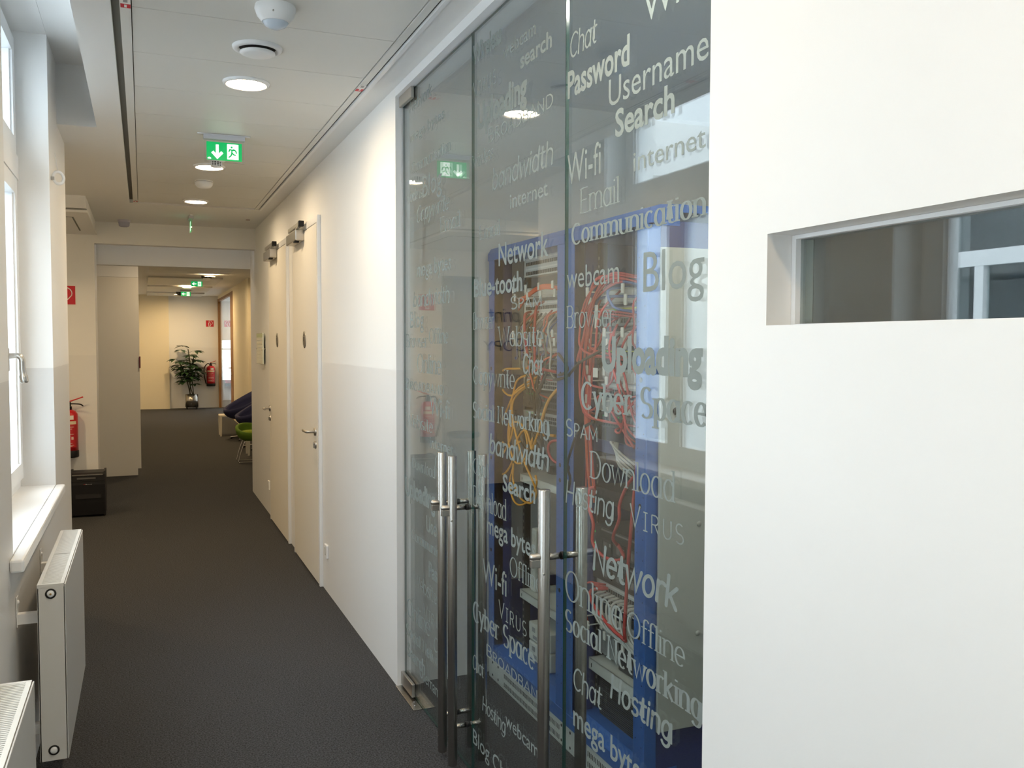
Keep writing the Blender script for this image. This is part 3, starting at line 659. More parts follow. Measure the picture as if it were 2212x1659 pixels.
for h in (.026, .035): b.lathe((.447, 5.99, 2.757), [(.032, -h), (.035, -h), (.035, -h-.003), (.032, -h-.003)], TRIM, 'z', 28)
b.build('cage', s)
s = thing('smoke_detector', (.423, 6.83, ZC), 'white rounded ceiling detector behind the second lamp', 'detector')
MB().lathe((.423, 6.83, 2.757), [(.062, 0), (.062, -.005), (.058, -.007), (.063, -.009), (.060, -.028), (.045, -.046), (.02, -.052), (0, -.053)], TRIM, 'z', 32).build('housing', s)
MB().lathe((.423, 6.83, 2.757), [(.0605, -.006), (.0605, -.009)], SLOT, 'z', 32).build('shadow_gap', s)
s = thing('dome_sensor', (-.146, 9.25, ZC), 'small bluish grey dome sensor on the ceiling before the end beam', 'sensor')
MB().lathe((-.146, 9.25, ZC), [(.058, 0), (.056, -.012), (.05, -.02)], mat('lilac_plastic', (.50, .49, .58), .4), 'z', 24).build('base', s)
MB().lathe((-.146, 9.25, ZC), [(.05, -.02), (.046, -.055), (.03, -.064), (0, -.066)], mat('lilac_dome', (.42, .42, .54), .25), 'z', 24).build('dome', s)
s = tag(MB().cyl((.93, 8.75, ZC-.008), .018, .008, mat('small_cap', (.45, .36, .34), .5), 'z', 12).build('ceiling_stud', None, (.93, 8.75, ZC)), 'tiny brownish cap on the ceiling near the door wall', 'fitting')
# ------------------------------------------------------------------ exit signs
def run_man():                                       # running figure strokes inside a 1 x 1 door
    return [[(.62, .62), (.42, .62), (.40, .45), (.56, .33), (.70, .30)], [(.42, .60), (.24, .66), (.16, .52)], [(.56, .66), (.74, .58), (.80, .44)], [(.42, .44), (.34, .26), (.16, .14)]]
def exit_sign(x, y, ztop, wd, ht, ang, direction, label, two=False):
    r = thing('exit_sign', (x, y, ztop), label, 'sign', 'green exit signs'); T = Matrix.Translation((x, y, 0)) @ Matrix.Rotation(ang, 4, 'Z')
    b = MB(); b.T = T; b.box(-wd/2-.035, wd/2+.035, -.012, .012, ztop-.006, ztop, TRIM).box(-wd/2-.004, wd/2+.004, -.02, .02, ztop-.03, ztop-.006, mat('sign_rail', (.55, .56, .62), .35)); b.build('bracket', r)
    zt = ztop-.031; zb = zt-ht
    b = MB(); b.T = T; b.box(-wd/2, wd/2, -.004, .004, zb, zt, CLEAR); b.build('acrylic_sheet', r)
    for sgn in ((-1, 1) if two else (-1,)):
        i = .012; yy = sgn*.0046
        f = (lambda sgn, yy: (lambda u, v: (u if sgn < 0 else -u, yy, v)))(sgn, yy)
        b = MB(); b.T = T; b.box(-wd/2+i, wd/2-i, yy-.0004, yy+.0004, zb+i, zt-i, GRN); gp_ = b.build('green_field', r)
        h = ht-2*i; w_ = wd-2*i; cy_ = (zb+zt)/2
        b = MB(); b.T = T; q = sgn*.0006; F = lambda u, v, t=0: (f(u, v)[0], yy+q*(1+t*.2), f(u, v)[2])
        dw, dh = h*.62, h*.86
        if direction == 'down': ax, dx = -w_*.20, w_*.24
        else: ax, dx = -w_*.20, w_*.24
        b.add([F(dx-dw/2, cy_-dh/2), F(dx+dw/2, cy_-dh/2), F(dx+dw/2, cy_+dh/2), F(dx-dw/2, cy_+dh/2)], [(0, 1, 2, 3)], GWH)
        L = h*.36
        st = [[(0, L), (0, -L)], [(-L*.75, -L*.15), (0, -L*.95), (L*.75, -L*.15)]]
        if direction == 'left': st = [[(p[1], p[0]) for p in s_] for s_ in st]
        plate_strokes(b, [[(ax+p[0], cy_+p[1]) for p in s_] for s_ in st], h*.16, GWH, F, False)
        b.build('white_symbols', gp_)
        b = MB(); b.T = T; G = lambda u, v: (f(u, v)[0], yy+q*1.6, f(u, v)[2])
        plate_strokes(b, [[(dx-dw/2+p[0]*dw*1.02, cy_-dh/2+p[1]*dh) for p in s_] for s_ in run_man()], h*.075, GRN, G)
        hx, hz = dx-dw/2+.40*dw, cy_-dh/2+.80*dh
        b.add([G(hx+h*.06*math.cos(2*PI*k/12), hz+h*.06*math.sin(2*PI*k/12)) for k in range(12)], [tuple(range(12))], GRN)
        b.build('running_figure', gp_)
        if direction == 'down':
            b = MB(); b.T = T; sx, sz = -w_/2+.012, zb+i+.004
            b.add([F(sx-.008, sz), F(sx+.012, sz), F(sx+.010, sz+.006), F(sx+.002, sz+.010), F(sx-.006, sz+.006)], [(0, 1, 2, 3, 4)], GWH); b.build('maker_mark', gp_)
    return r
exit_sign(.437, 5.273, 2.756, .212, .122, 0, 'down', 'green exit sign with a down arrow hanging over the corridor', True)
exit_sign(.424, 8.75, ZC, .212, .122, PI/2, 'down', 'exit sign seen edge on before the end beam', True)
exit_sign(.91, 17.0, 2.735, .215, .115, 0, 'left', 'far green exit sign with left arrow, the nearer of two in the lounge')
exit_sign(.85, 20.0, 2.705, .215, .115, 0, 'left', 'far green exit sign with left arrow, closer to the far wall')
s = thing('smoke_detector', (1.03, 16.2, 2.705), 'dark rimmed detector behind the nearer far exit sign', 'detector')
MB().lathe((1.03, 16.2, 2.735), [(.09, 0), (.09, -.03), (.085, -.035)], DARK, 'z').lathe((1.03, 16.2, 2.735), [(.06, -.035), (.05, -.07), (0, -.08)], TRIM, 'z').build('housing', s)
s = thing('smoke_detector', (.78, 21.2, 2.705), 'dark round detector beside the farthest lamp', 'detector')
MB().lathe((.78, 21.2, 2.735), [(.08, 0), (.085, -.05), (.05, -.09), (0, -.1)], DARK, 'z').build('housing', s)
# ------------------------------------------------------------------ radiators
def radiator(y0, y1, label):
    x0, x1, z0, z1 = -.335, -.25, .205, .800
    r = thing('radiator', ((x0+x1)/2, (y0+y1)/2, z0), label, 'radiator', 'white panel radiators')
    box(x1-.004, x1, y0, y1, z0, z1-.003, RADF, .0015).build('front_panel', r); box(x0, x0+.004, y0, y1, z0, z1-.01, RADW).build('rear_panel', r)
    box(x0+.001, x1-.006, y0, y0+.003, z0, z1-.0122, RADW).build('side_cover', r); box(x0+.001, x1-.006, y1-.003, y1, z0, z1-.0122, RADW).build('side_cover', r)
    b = MB(); b.box(x0+.006, x1-.008, y0+.03, y1-.03, z0+.02, z1-.045, mat('radiator_core', (.18, .18, .17), .7)); b.build('core', r)
    t = MB(); zt = z1-.012
    t.box(x0, x1-.005, y0-.0005, y0+.012, zt, z1, RADW).box(x0, x1-.005, y1-.012, y1+.0005, zt, z1, RADW).box(x0, x0+.012, y0+.012, y1-.012, zt, z1, RADW).box(x1-.016, x1-.005, y0+.012, y1-.012, zt, z1, RADW)
    t.box(x0+.012, x1-.016, (y0+y1)/2-.006, (y0+y1)/2+.006, zt, z1-.001, RADW); g = t.build('top_grille', r)
    t = MB(); n = int((y1-y0)/.0105)
    for k in range(n): y = y0+.014+k*.0105; t.box(x0+.012, x1-.016, y, y+.006, zt+.003, z1-.001, RADW)
    tag(t.build('grille_bars', g), kind='stuff')
    for z in (z1-.032, z0+.035):
        b = MB(); cx = (x0+x1)/2-.002
        b.lathe((cx, y0, z), [(.0170, .001), (.0170, -.0012), (.0115, -.0012)], SLOT, 'y').lathe((cx, y0, z), [(0, -.007), (.0095, -.007), (.0112, -.003), (.0112, .001)], TRIM, 'y')
        if z > .5: b.lathe((cx, y0-.007, z), [(0, -.0015), (.0035, -.001), (.0035, 0)], mat('brass', (.45, .30, .12), .4, .8), 'y', 10)
        b.build('end_plug', r)
    for y in (y0+.06, y1-.12):
        for z in (.68, .30):
            b = MB(); b.box(XL+.0015, x0, y, y+.03, z-.022, z+.012, TRIM).box(XL+.0015, XL+.004, y-.004, y+.034, z-.03, z+.07, TRIM).lathe((XL+.004, y+.015, z+.05), [(0, .006), (.007, .004), (.008, 0)], TRIM, 'x', 10); b.build('wall_bracket', r)
    b = MB(); b.tube(spline([(x0+.04, y1-.05, z0+.03), (x0+.02, y1-.05, z0-.05), (x0-.02, y1-.05, z0-.08), (XL+.003, y1-.05, z0-.08)], 5), .009, TRIM, 8); b.build('supply_pipe', r)
radiator(3.285, 4.215, 'white panel radiator under the window, with both end plugs showing')
radiator(1.30, 2.36, 'white panel radiator nearest the camera, cut off at the corner')
rg = thing('pull_ring', (-.39, 4.97, 2.41), 'white plastic pull ring hanging on the window pillar', 'ring')
b = MB(); b.tube([(-.372+.022*math.cos(2*PI*k/24), 4.97+.018*math.cos(2*PI*k/24), 2.41+.029*math.sin(2*PI*k/24)) for k in range(25)], .0075, TRIM, 8, False); b.build('ring', rg)
MB().tube([(-.376, 4.97, 2.445), (-.385, 4.97, 2.53)], .0015, TRIM, 5).build('cord', rg); box(XL+.0005, -.388, 4.94, 4.955, 2.395, 2.41, NICKEL).build('hook', rg)
# ------------------------------------------------------------------ fire extinguishers and their signs
def extinguisher(x, yw, zb, rad, zt, s, label):
    y = yw-rad-.012
    r = thing('fire_extinguisher', (x, y, zb), label, 'fire extinguisher', 'red fire extinguishers'); H = zt-zb
    MB().lathe((x, y, zb), [(0, .03), (rad, .03), (rad, H*.86), (rad*.96, H*.91), (rad*.75, H*.97), (rad*.35, H), (0, H)], RED, 'z', 32).build('cylinder', r)
    MB().lathe((x, y, zb), [(0, 0), (rad*1.0, 0), (rad*1.05, .012), (rad*1.05, .062), (rad*1.01, .066)], BLACK, 'z', 32).build('foot_ring', r)
    b = MB(); b.cyl((x, y, zt-.005), rad*.36, .035, BLACK).box(x-.018, x+.02, y-.014, y+.014, zt+.03, zt+.07, BLACK, .004); v_ = b.build('valve', r)
    b = MB(); b.tube(spline([(x, y, zt+.055), (x+s*.05, y, zt+.054), (x+s*.10, y, zt+.048), (x+s*.125, y, zt+.03)]), .006, BLACK, 8); b.build('carrying_handle', v_)
    b = MB(); b.tube(spline([(x-s*.01, y, zt+.07), (x+s*.06, y, zt+.095), (x+s*.125, y, zt+.118)]), .006, RED, 8); b.build('squeeze_lever', v_)
    b = MB(); b.tube(spline([(x-s*.02, y, zt+.04), (x-s*.08, y-.01, zt+.045), (x-s*(rad+.05), y-.01, zt-.05), (x-s*(rad+.06), y-.01, zt-.2), (x-s*(rad+.03), y-.01, zb+.12), (x-s*(rad+.015), y-.01, zb+.06)]), .011, BLACK, 8); b.build('hose', r)
    a0, a1 = -PI/2-.95, -PI/2+.95
    L = MB(); rr = rad+.0008
    L.lathe((x, y, zb), [(rr, H*.70), (rr, H*.765)], mat('cream_label', (.72, .62, .42), .5), n=12, a0=a0, a1=a1)
    L.lathe((x, y, zb), [(rr, H*.22), (rr, H*.70)], mat('dark_red_label', (.48, .012, .02), .45), n=12, a0=a0, a1=a1); lab = L.build('label', r)
    b = MB(); r2 = rad+.0014; pr = mat('label_print', (.72, .55, .48), .5)
    for k, hh in enumerate((.64, .60, .55, .49, .30, .28, .26, .24)): b.lathe((x, y, zb), [(r2, H*hh), (r2, H*hh+.004)], pr, n=8, a0=a0+.25, a1=a1-.35-.2*(k % 3))
    for k in range(3): b.lathe((x, y, zb), [(r2, H*.38), (r2, H*.44)], pr, n=2, a0=a0+.35+k*.45, a1=a0+.6+k*.45)
    b.build('label_print', lab)
    b = MB(); b.lathe((x, y, zb), [(r2, H*.80), (r2, H*.885)], WHT, n=8, a0=-PI/2-.1, a1=-PI/2+.6); b.build('service_sticker', r)
    b = MB(); b.box(x-.02, x+.02, y+rad-.002, yw-.0015, zb+H*.7, zb+H*.85, BLACK); b.build('wall_bracket', r)
extinguisher(-.655, 9.45, .515, .078, .965, 1, 'red fire extinguisher on the end wall behind the window pillar')
extinguisher(1.528, 23.12, .535, .098, 1.035, 1, 'red fire extinguisher on the far wall beside the potted plant')
def ext_sign(x, y, z, sx, sz, label):
    r = thing('fire_sign', (x, y, z), label, 'sign', 'red extinguisher signs')
    box(x-sx/2-.008, x+sx/2+.008, y-.003, y, z-sz/2-.008, z+sz/2+.008, WHT).build('white_border', r); box(x-sx/2, x+sx/2, y-.004, y-.002, z-sz/2, z+sz/2, REDS).build('red_field', r)
    b = MB(); F = lambda u, v: (x+(u-.5)*sx, y-.0046, z+(v-.5)*sz)
    body = [(.34, .10), (.34, .58)]+arc(.44, .58, .10, .10, 180, 90)+arc(.46, .58, .10, .10, 90, 0)+[(.56, .10), (.34, .10)]
    hose = [(.36, .80), (.46, .72)]+[(.40, .76)]+arc(.48, .60, .36, .32, 100, -20)+[(.66, .30), (.46, .14)]
    plate_strokes(b, [body, hose], .045, WHT, F, True, (0, -6e-5, 0)); b.build('pictogram', r)
ext_sign(-.672, 9.45, 2.045, .175, .175, 'red fire extinguisher sign on the end wall behind the window pillar')
ext_sign(1.528, 23.12, 2.063, .18, .155, 'red fire extinguisher sign on the far wall above the plant')
# ------------------------------------------------------------------ things in the copy niche
sh = thing('paper_shredder', (-.48, 9.13, 0), 'black paper shredder on the carpet below the fire extinguisher', 'shredder')
X0, X1, Y0 = -.632, -.338, 8.965
T = MB(); T.prism([(8.985, .02), (9.27, .02), (9.29, .30), (9.27, .40), (9.15, .412), (9.02, .405), (8.975, .385), (8.965, .30), (8.97, .14)], BLACK, lambda u, v, t: (X0+.012+t*(X1-X0-.024), u, v)); T.build('body', sh)
for a in (X0, X1-.014):
    T = MB(); T.prism([(8.978, .012), (9.275, .012), (9.297, .30), (9.278, .41), (9.15, .424), (9.01, .416), (8.966, .39), (8.957, .30), (8.963, .14)], mat('satin_black', (.011, .011, .014), .5, spec=.3), lambda u, v, t, a=a: (a+t*.014, u, v)); T.build('side_cheek', sh)
box(X0+.02, X1-.02, 8.968, 8.974, .385, .395, CHROME).build('silver_strip', sh); box(X0+.06, X1-.08, 8.962, 8.97, .352, .366, mat('slot_shine', (.10, .10, .10), .3)).build('paper_slot', sh)
box(X0+.045, X1-.035, 8.956, 8.968, .175, .215, mat('smoked_window', (.03, .03, .033), .12)).build('bin_window', sh)
box(X0+.014, X1-.014, 8.962, 8.970, .335, .338, SLOT).build('bin_joint', sh)
b = MB(); b.box(X0+.115, X0+.127, 8.9655, 8.968, .298, .307, REDS); mk = b.build('brand_mark', sh)
lettering('brand_text', 'Rexel', 's', mk, lambda u, v: (X0+.131+u, 8.9652, .298+v), .05, .010, WHT)
bn = thing('waste_bin', (-.99, 9.15, 0), 'steel waste bin beside the grey niche door, mirrored in the glass', 'bin')
MB().lathe((-.99, 9.15, 0), [(0, 0), (.165, 0), (.165, .58)], STEEL, 'z', 32).build('drum', bn); MB().lathe((-.99, 9.15, 0), [(.175, .585), (.178, .60), (.175, .63), (.15, .635), (.0, .60)], DARK, 'z', 32).build('lid_ring', bn)
nd = thing('door_7', (-1.06, 9.44, 0), 'plain grey door of the copy niche, mirrored in the glass', 'door', kind='structure')
box(-1.27, -.85, 9.425, 9.449, .005, 2.34, mat('grey_door', (.30, .30, .29), .5)).build('leaf', nd); box(-.93, -.90, 9.40, 9.425, .98, 1.0, NICKEL).build('handle', nd)
wl = thing('wall_lettering', (-1.6, 9.449, 1.5), 'dark print COPY lettering on the niche wall, mirrored in the glass', 'lettering')
lettering('print_word', 'print', 'c', wl, lambda u, v: (-1.79+u, 9.446, 1.845+v), .40, .15, mat('ink_black', (.02, .022, .03), .5), (0, -1e-4, 0)); lettering('copy_word', 'COPY', 'q', wl, lambda u, v: (-1.87+u, 9.446, 1.515+v), .53, .135, mat('ink_blue', (.02, .035, .12), .5), (0, -1e-4, 0))
# ------------------------------------------------------------------ plant, chairs and tables of the lounge
pl = thing('potted_plant', (1.07, 22.78, 0), 'leafy green plant in a steel pot on castors by the far wall', 'plant')
MB().lathe((1.07, 22.78, 0), [(0, .06), (.148, .06), (.148, .355), (.142, .355), (.142, .33), (0, .33)], STEEL, 'z', 32).lathe((1.07, 22.78, 0), [(.1415, .331), (0, .333)], SOIL, 'z').build('pot', pl)
box(.93, 1.21, 22.66, 22.90, .042, .06, BLACK, .005).build('trolley', pl)
for dx, dy in ((-.11, -.1), (.11, -.1), (-.11, .1), (.11, .1)): MB().cyl((1.07+dx-.012, 22.78+dy, .022), .022, .024, BLACK, 'x', 12).build('castor', pl)
rp = random.Random(5)
def leaf_mesh(b, base, d, L, wd, droop):
    d = Vector(d).normalized(); sd = d.cross(Vector((0, 0, 1))); sd = sd.normalized() if sd.length > .1 else Vector((1, 0, 0)); P = []
    for k in range(6):
        t = k/5; c = Vector(base)+d*L*t-Vector((0, 0, 1))*droop*t*t; ww = wd*math.sin(PI*min(.98, .08+.92*t))**.8*.5
        P += [c-sd*ww+Vector((0, 0, .18*ww)), c, c+sd*ww+Vector((0, 0, .18*ww))]
    b.add(P, [(k*3+j, k*3+j+1, k*3+j+4, k*3+j+3) for k in range(5) for j in (0, 1)], LEAF, True)
for si in range(4):
    a = si*PI/2+.5; top = Vector(((1.0, .80, 1.12, 1.0)[si], 22.72+.05*math.sin(a), (1.44, 1.16, 1.24, .95)[si])); base = Vector((1.07+.05*math.cos(a), 22.78+.05*math.sin(a), .33))
    path = spline([base, base.lerp(top, .5)+Vector((rp.uniform(-.03, .03), rp.uniform(-.02, .02), 0)), top], 6)
    b = MB(); b.tube(path, .012, STEM, 6); st = b.build('stem', pl)
    nl = 15
    for k in range(nl):
        t = .42+.58*k/(nl-1); p = path[min(len(path)-1, int(t*(len(path)-1)))]
        az = k*2.4+si; el = rp.uniform(.05, .5); dirv = Vector((math.cos(az), math.sin(az)*.65, el)); tip = p+dirv*rp.uniform(.10, .21)
        tip.y = min(tip.y, 22.93)
        b = MB(); b.tube([p, p.lerp(tip, .5)+Vector((0, 0, .015)), tip], .004, STEM, 4)
        for j in range(5):
            aj = az+(j-2)*.62; ld = Vector((math.cos(aj), math.sin(aj)*.75, rp.uniform(-.1, .22))); Ln = rp.uniform(.15, .22)
            if tip.y+ld.y*Ln > 23.0: ld.y = -abs(ld.y)
            leaf_mesh(b, tip, ld, Ln, .09, .06)
        b.build('leaf_spray', st)
def shell(b, cx, cy, zb, ra, zf, zr, m, ang, th=.05, flare=1.0):
    N, K = 36, 7; out = []; inn = []
    for j in range(K+1):
        t = j/K
        for k in range(N):
            a = 2*PI*k/N; g = (.5+.5*math.cos(a)); rim = zf+(zr-zf)*g**1.3; rad = ra*(.30+.70*math.sin(t*PI/2))*(1+.10*g*t*flare)
            z = zb+(rim-zb)*(t**2.0); ca, sa = math.cos(a+ang), math.sin(a+ang)
            out.append((cx+rad*ca, cy+rad*sa, z)); ri = max(.02, rad-th*(.3+.7*min(1, t*1.5))); zi = zb+.06+(rim-zb-.06)*(t**2.2)
            inn.append((cx+ri*ca, cy+ri*sa, zi))
    V = out+inn; o = len(out); F = []
    for j in range(K):
        for k in range(N):
            F.append((j*N+k, j*N+(k+1) % N, (j+1)*N+(k+1) % N, (j+1)*N+k)); F.append((o+j*N+k, o+(j+1)*N+k, o+(j+1)*N+(k+1) % N, o+j*N+(k+1) % N))
    for k in range(N): F.append((K*N+k, K*N+(k+1) % N, o+K*N+(k+1) % N, o+K*N+k))
    F.append(tuple(range(N-1, -1, -1))); F.append(tuple(o+k for k in range(N)))
    b.add(V, F, m, True)
def easy_chair(x, y, ang, label):
    r = thing('easy_chair', (x, y, 0), label, 'chair', 'dark blue swivel easy chairs')
    b = MB(); shell(b, x, y, .33, .40, .50, .92, NAVY, ang); b.build('shell', r)
    MB().lathe((x, y, 0), [(0, .40), (.24, .41), (.30, .44), (.29, .48), (.2, .50), (0, .505)], NAVY, 'z', 28).build('seat_cushion', r)
    MB().cyl((x, y, .05), .03, .29, BLACK).build('pedestal', r)
    for k in range(4):
        a = PI/4+k*PI/2+ang; b = MB(); b.tube([(x+.02*math.cos(a), y+.02*math.sin(a), .07), (x+.32*math.cos(a), y+.32*math.sin(a), .022)], [.016, .011], CHROME, 8); b.cyl((x+.31*math.cos(a), y+.31*math.sin(a), 0), .016, .016, BLACK); b.build('leg', r)
easy_chair(1.60, 15.35, .2, 'dark blue shell easy chair, the farther of the two in the lounge')
easy_chair(1.66, 13.95, .15, 'dark blue shell easy chair, the nearer one on a black pedestal')
def low_table(x0, x1, y0, y1, h, label):
    m_ = mat('table_white', (.74, .70, .60), .45)
    r = thing('low_table', ((x0+x1)/2, (y0+y1)/2, 0), label, 'table', 'white low lounge tables')
    box(x0, x1, y0, y1, h-.035, h, m_, .012).build('tabletop', r)
    for x in (x0, x1-.04):
        for y in (y0, y1-.04): MB().prism([(x, y), (x+.04, y), (x+.04, y+.04), (x, y+.04)], m_, lambda u, v, t, x=x, y=y: (x+.0225+(u-x-.0225)*(.65+.35*t), y+.0225+(v-y-.0225)*(.65+.35*t), t*(h-.03))).build('leg', r)
low_table(1.19, 1.78, 15.92, 16.24, .365, 'white low table under the farther blue chair')
low_table(1.345, 1.95, 13.05, 13.35, .37, 'white low table behind the lime green stool')
gs = thing('tub_stool', (1.33, 12.42, 0), 'lime green upholstered stool on a chrome wire sled base', 'stool')
b = MB(); shell(b, 1.33, 12.42, .285, .20, .40, .51, LIMED, PI/2+.3, .04, .3); b.build('shell', gs)
MB().lathe((1.325, 12.40, 0), [(0, .34), (.13, .35), (.155, .38), (.15, .41), (.08, .425), (0, .428)], LIME, 'z', 28).build('seat_cushion', gs)
for s_ in (-1, 1):
    y = 12.42+s_*.13
    b = MB(); b.tube(spline([(1.24, y, .30), (1.19, y, .16), (1.155, y, .02), (1.165, y, .008), (1.20, y, .008), (1.46, y, .008), (1.495, y, .01), (1.47, y, .16), (1.42, y, .30)], 4), .006, CHROME, 8); b.build('sled_leg', gs)

# ------------------------------------------------------------------ server racks
XF, XBK = 1.515, 2.30
def rack(y0, y1, label, side_panel):
    r = thing('server_rack', ((XF+XBK)/2, (y0+y1)/2, 0), label, 'rack', 'blue server racks'); pw = .072
    for (x, s) in ((XF, 1), (XBK-.05, 1)):
        for y in (y0, y1-pw):
            box(x, x+.05, y, y+pw, .10, 1.995, BLUE, .004).build('post', r)
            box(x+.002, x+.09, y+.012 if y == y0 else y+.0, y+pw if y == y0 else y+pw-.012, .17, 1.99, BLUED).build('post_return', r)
    b = MB(); prof = [(XF-.004, 1.985), (XF-.004, 2.018), (XF+.012, 2.042), (XF+.045, 2.052), (XF+.12, 2.056), (XF+.12, 1.985)]
    b.prism(prof, BLUE, lambda u, v, t: (u, y0+t*(y1-y0), v)); b.build('top_rail', r)
    box(XF+.12, XBK, y0, y1, 2.03, 2.056, BLUE).build('roof', r); box(XBK-.05, XBK, y0, y1, 1.99, 2.03, BLUE).build('top_rail', r)
    b = MB(); b.prism([(XF-.002, .10), (XF-.002, .15), (XF+.05, .17), (XF+.13, .175), (XF+.13, .10)], BLUE, lambda u, v, t: (u, y0+t*(y1-y0), v)); b.build('bottom_rail', r)
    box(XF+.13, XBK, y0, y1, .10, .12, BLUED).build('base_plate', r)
    p = box(XF+.004, XF+.012, y0, y1, .0, .10, PERF, .001).build('plinth', r); box(XF+.012, XBK, y0, y0+.01, 0, .10, PERF).build('plinth_side', r)
    b = MB(); n = int((y1-y0-.22)/.0125)
    for k in range(n):
        for z in (.022, .062): b.box(XF+.0025, XF+.005, y0+.04+k*.0125, y0+.0428+k*.0125, z-.008, z+.012, SLOT)
    tag(b.build('plinth_slots', p), kind='stuff')
    b = MB()
    for y in (y1-.05, y1-.12, y0+.02):
        for z in (.02, .08): b.lathe((XF+.003, y, z), [(0, 0), (.006, 0), (.006, .002)], SLOT, 'x', 10)
    b.build('plinth_holes', p)
    b = MB()                                         # round and square holes in the front posts
    for y in (y0+pw*.5, y1-pw*.5):
        for z in (.62, 1.06, 1.12, 1.48): b.lathe((XF-.0008, y, z), [(0, 0), (.009, 0), (.009, .001)], SLOT, 'x', 12)
        for k in range(24): b.box(XF-.0006, XF+.001, y-.022, y-.019, .25+k*.07, .254+k*.07, SLOT); b.box(XF-.0006, XF+.001, y+.016, y+.019, .27+k*.07, .274+k*.07, SLOT)
    b.build('post_holes', r)
    return r
r1 = rack(3.135, 3.962, 'blue open server rack standing against the white wall with yellow cable loops', False)
r2 = rack(2.52, 3.127, 'blue server rack with a big grey side panel, nearest the slit window wall', True)
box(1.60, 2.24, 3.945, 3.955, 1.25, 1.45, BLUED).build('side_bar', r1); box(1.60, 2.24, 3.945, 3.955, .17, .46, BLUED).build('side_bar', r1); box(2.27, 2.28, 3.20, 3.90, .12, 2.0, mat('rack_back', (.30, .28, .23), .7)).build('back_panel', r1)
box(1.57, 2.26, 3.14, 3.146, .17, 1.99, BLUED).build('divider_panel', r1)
box(2.27, 2.28, 2.59, 3.06, .12, 2.0, mat('rack_back2', (.05, .05, .055), .7)).build('back_panel', r2)
box(XF+.05, XBK, 2.522, 2.53, .12, 2.0, BLUED).build('side_wall', r2)
g = box(1.552, 2.24, 2.495, 2.507, .312, 1.912, GREYP, .003).build('side_panel', r2)
MB().lathe((1.611, 2.495, 1.379), [(0, -.012), (.008, -.011), (.0095, -.004), (.012, 0)], DARK, 'y').build('panel_lock', g)
for z in (.63, 1.0): MB().lathe((1.706, 2.495, z), [(.009, -.0004), (.009, -.002), (0, -.003)], GREYP, 'y', 14).build('panel_dimple', g)
def rails(r, ys):
    for y in ys:
        for x in (1.625, 2.05):
            b = MB(); b.box(x, x+.03, y-.012, y+.012, .12, 1.985, DARK); ro = b.build('mounting_rail', r)
            b = MB()
            for k in range(56): b.box(x-.001, x, y-.004, y+.004, .16+k*.032, .172+k*.032, mat('rail_hole', (.22, .22, .21), .6))
            tag(b.build('rail_holes', ro), kind='stuff')
rails(r1, (3.79, 3.30)); rails(r2, (3.062, 2.585))
G1, G2 = (3.305, 3.785), (2.59, 3.055)
def patch_panel(G, z0, z1, label, grp, rows=1, m=PATCH):
    r = thing('patch_panel', (1.63, (G[0]+G[1])/2, z0), label, 'patch panel', grp); x = 1.622
    box(x, x+.05, G[0], G[1], z0, z1, m, .001).build('face_plate', r)
    b = MB(); h = (z1-z0)/rows; n = 24
    for q in range(rows):
        for k in range(n):
            y = G[0]+.02+k*(G[1]-G[0]-.04)/n; b.box(x-.0012, x+.002, y+.002, y+.015, z0+q*h+h*.16, z0+q*h+h*.52, SLOT)
    tag(b.build('ports', r), kind='stuff')
    b = MB()
    for q in range(rows): b.box(x-.0008, x, G[0]+.02, G[1]-.02, z0+q*h+h*.70, z0+q*h+h*.86, WHT)
    b.build('label_strip', r); return r
def manager(G, z0, z1, label, grp, n=4):
    r = thing('cable_manager', (1.60, (G[0]+G[1])/2, z0), label, 'cable guide', grp)
    box(1.622, 1.632, G[0], G[1], z0, z1, PATCH, .001).build('back_plate', r); zc = (z0+z1)/2; fm = mat('guide_ring', (.70, .70, .66), .45)
    for k in range(n):
        y = G[1]-.03-k*(G[1]-G[0]-.06)/(n-1); b = MB()
        b.tube([(1.622, y, z1-.006), (1.56, y, z1-.006)], .003, fm, 6).tube([(1.622, y-.02, z0+.004), (1.56, y-.02, z0+.004)], .003, fm, 6)
        b.box(1.552, 1.560, y-.009, y+.009, zc+.002, z1+.012, fm, .003).box(1.552, 1.560, y-.029, y-.011, z0-.012, zc, fm, .003); b.build('guide_ring', r)
    return r
def switch(G, z0, z1, label, m, stripe, grp=None, leds=True):
    r = thing('network_switch', (1.7, (G[0]+G[1])/2, z0), label, 'switch', grp); x = 1.618
    box(x, 1.95, G[0]+.01, G[1]-.01, z0, z1, m, .002).build('case', r)
    b = MB(); h = z1-z0
    for q in range(2):
        for k in range(20): y = G[0]+.05+k*.0185; b.box(x-.0012, x+.001, y, y+.012, z0+h*(.14+.34*q), z0+h*(.38+.34*q), SLOT)
    tag(b.build('ports', r), kind='stuff')
    if stripe: box(x-.001, x, G[0]+.02, G[1]-.03, z1-h*.16, z1-h*.08, mat(*stripe)).build('colour_stripe', r)
    if leds:
        b = MB()
        for k in range(6): b.box(x-.0015, x, G[1]-.05-k*.03, G[1]-.047-k*.03, z0+h*.80, z0+h*.86, LED)
        b.build('status_leds', r)
    return r
SWG = mat('switch_grey', (.33, .34, .34), .45); SWD = mat('switch_dark', (.035, .04, .045), .4); YS = ('yellow_stripe', (.55, .58, .03), .5); RS = ('red_stripe', (.5, .02, .02), .5)
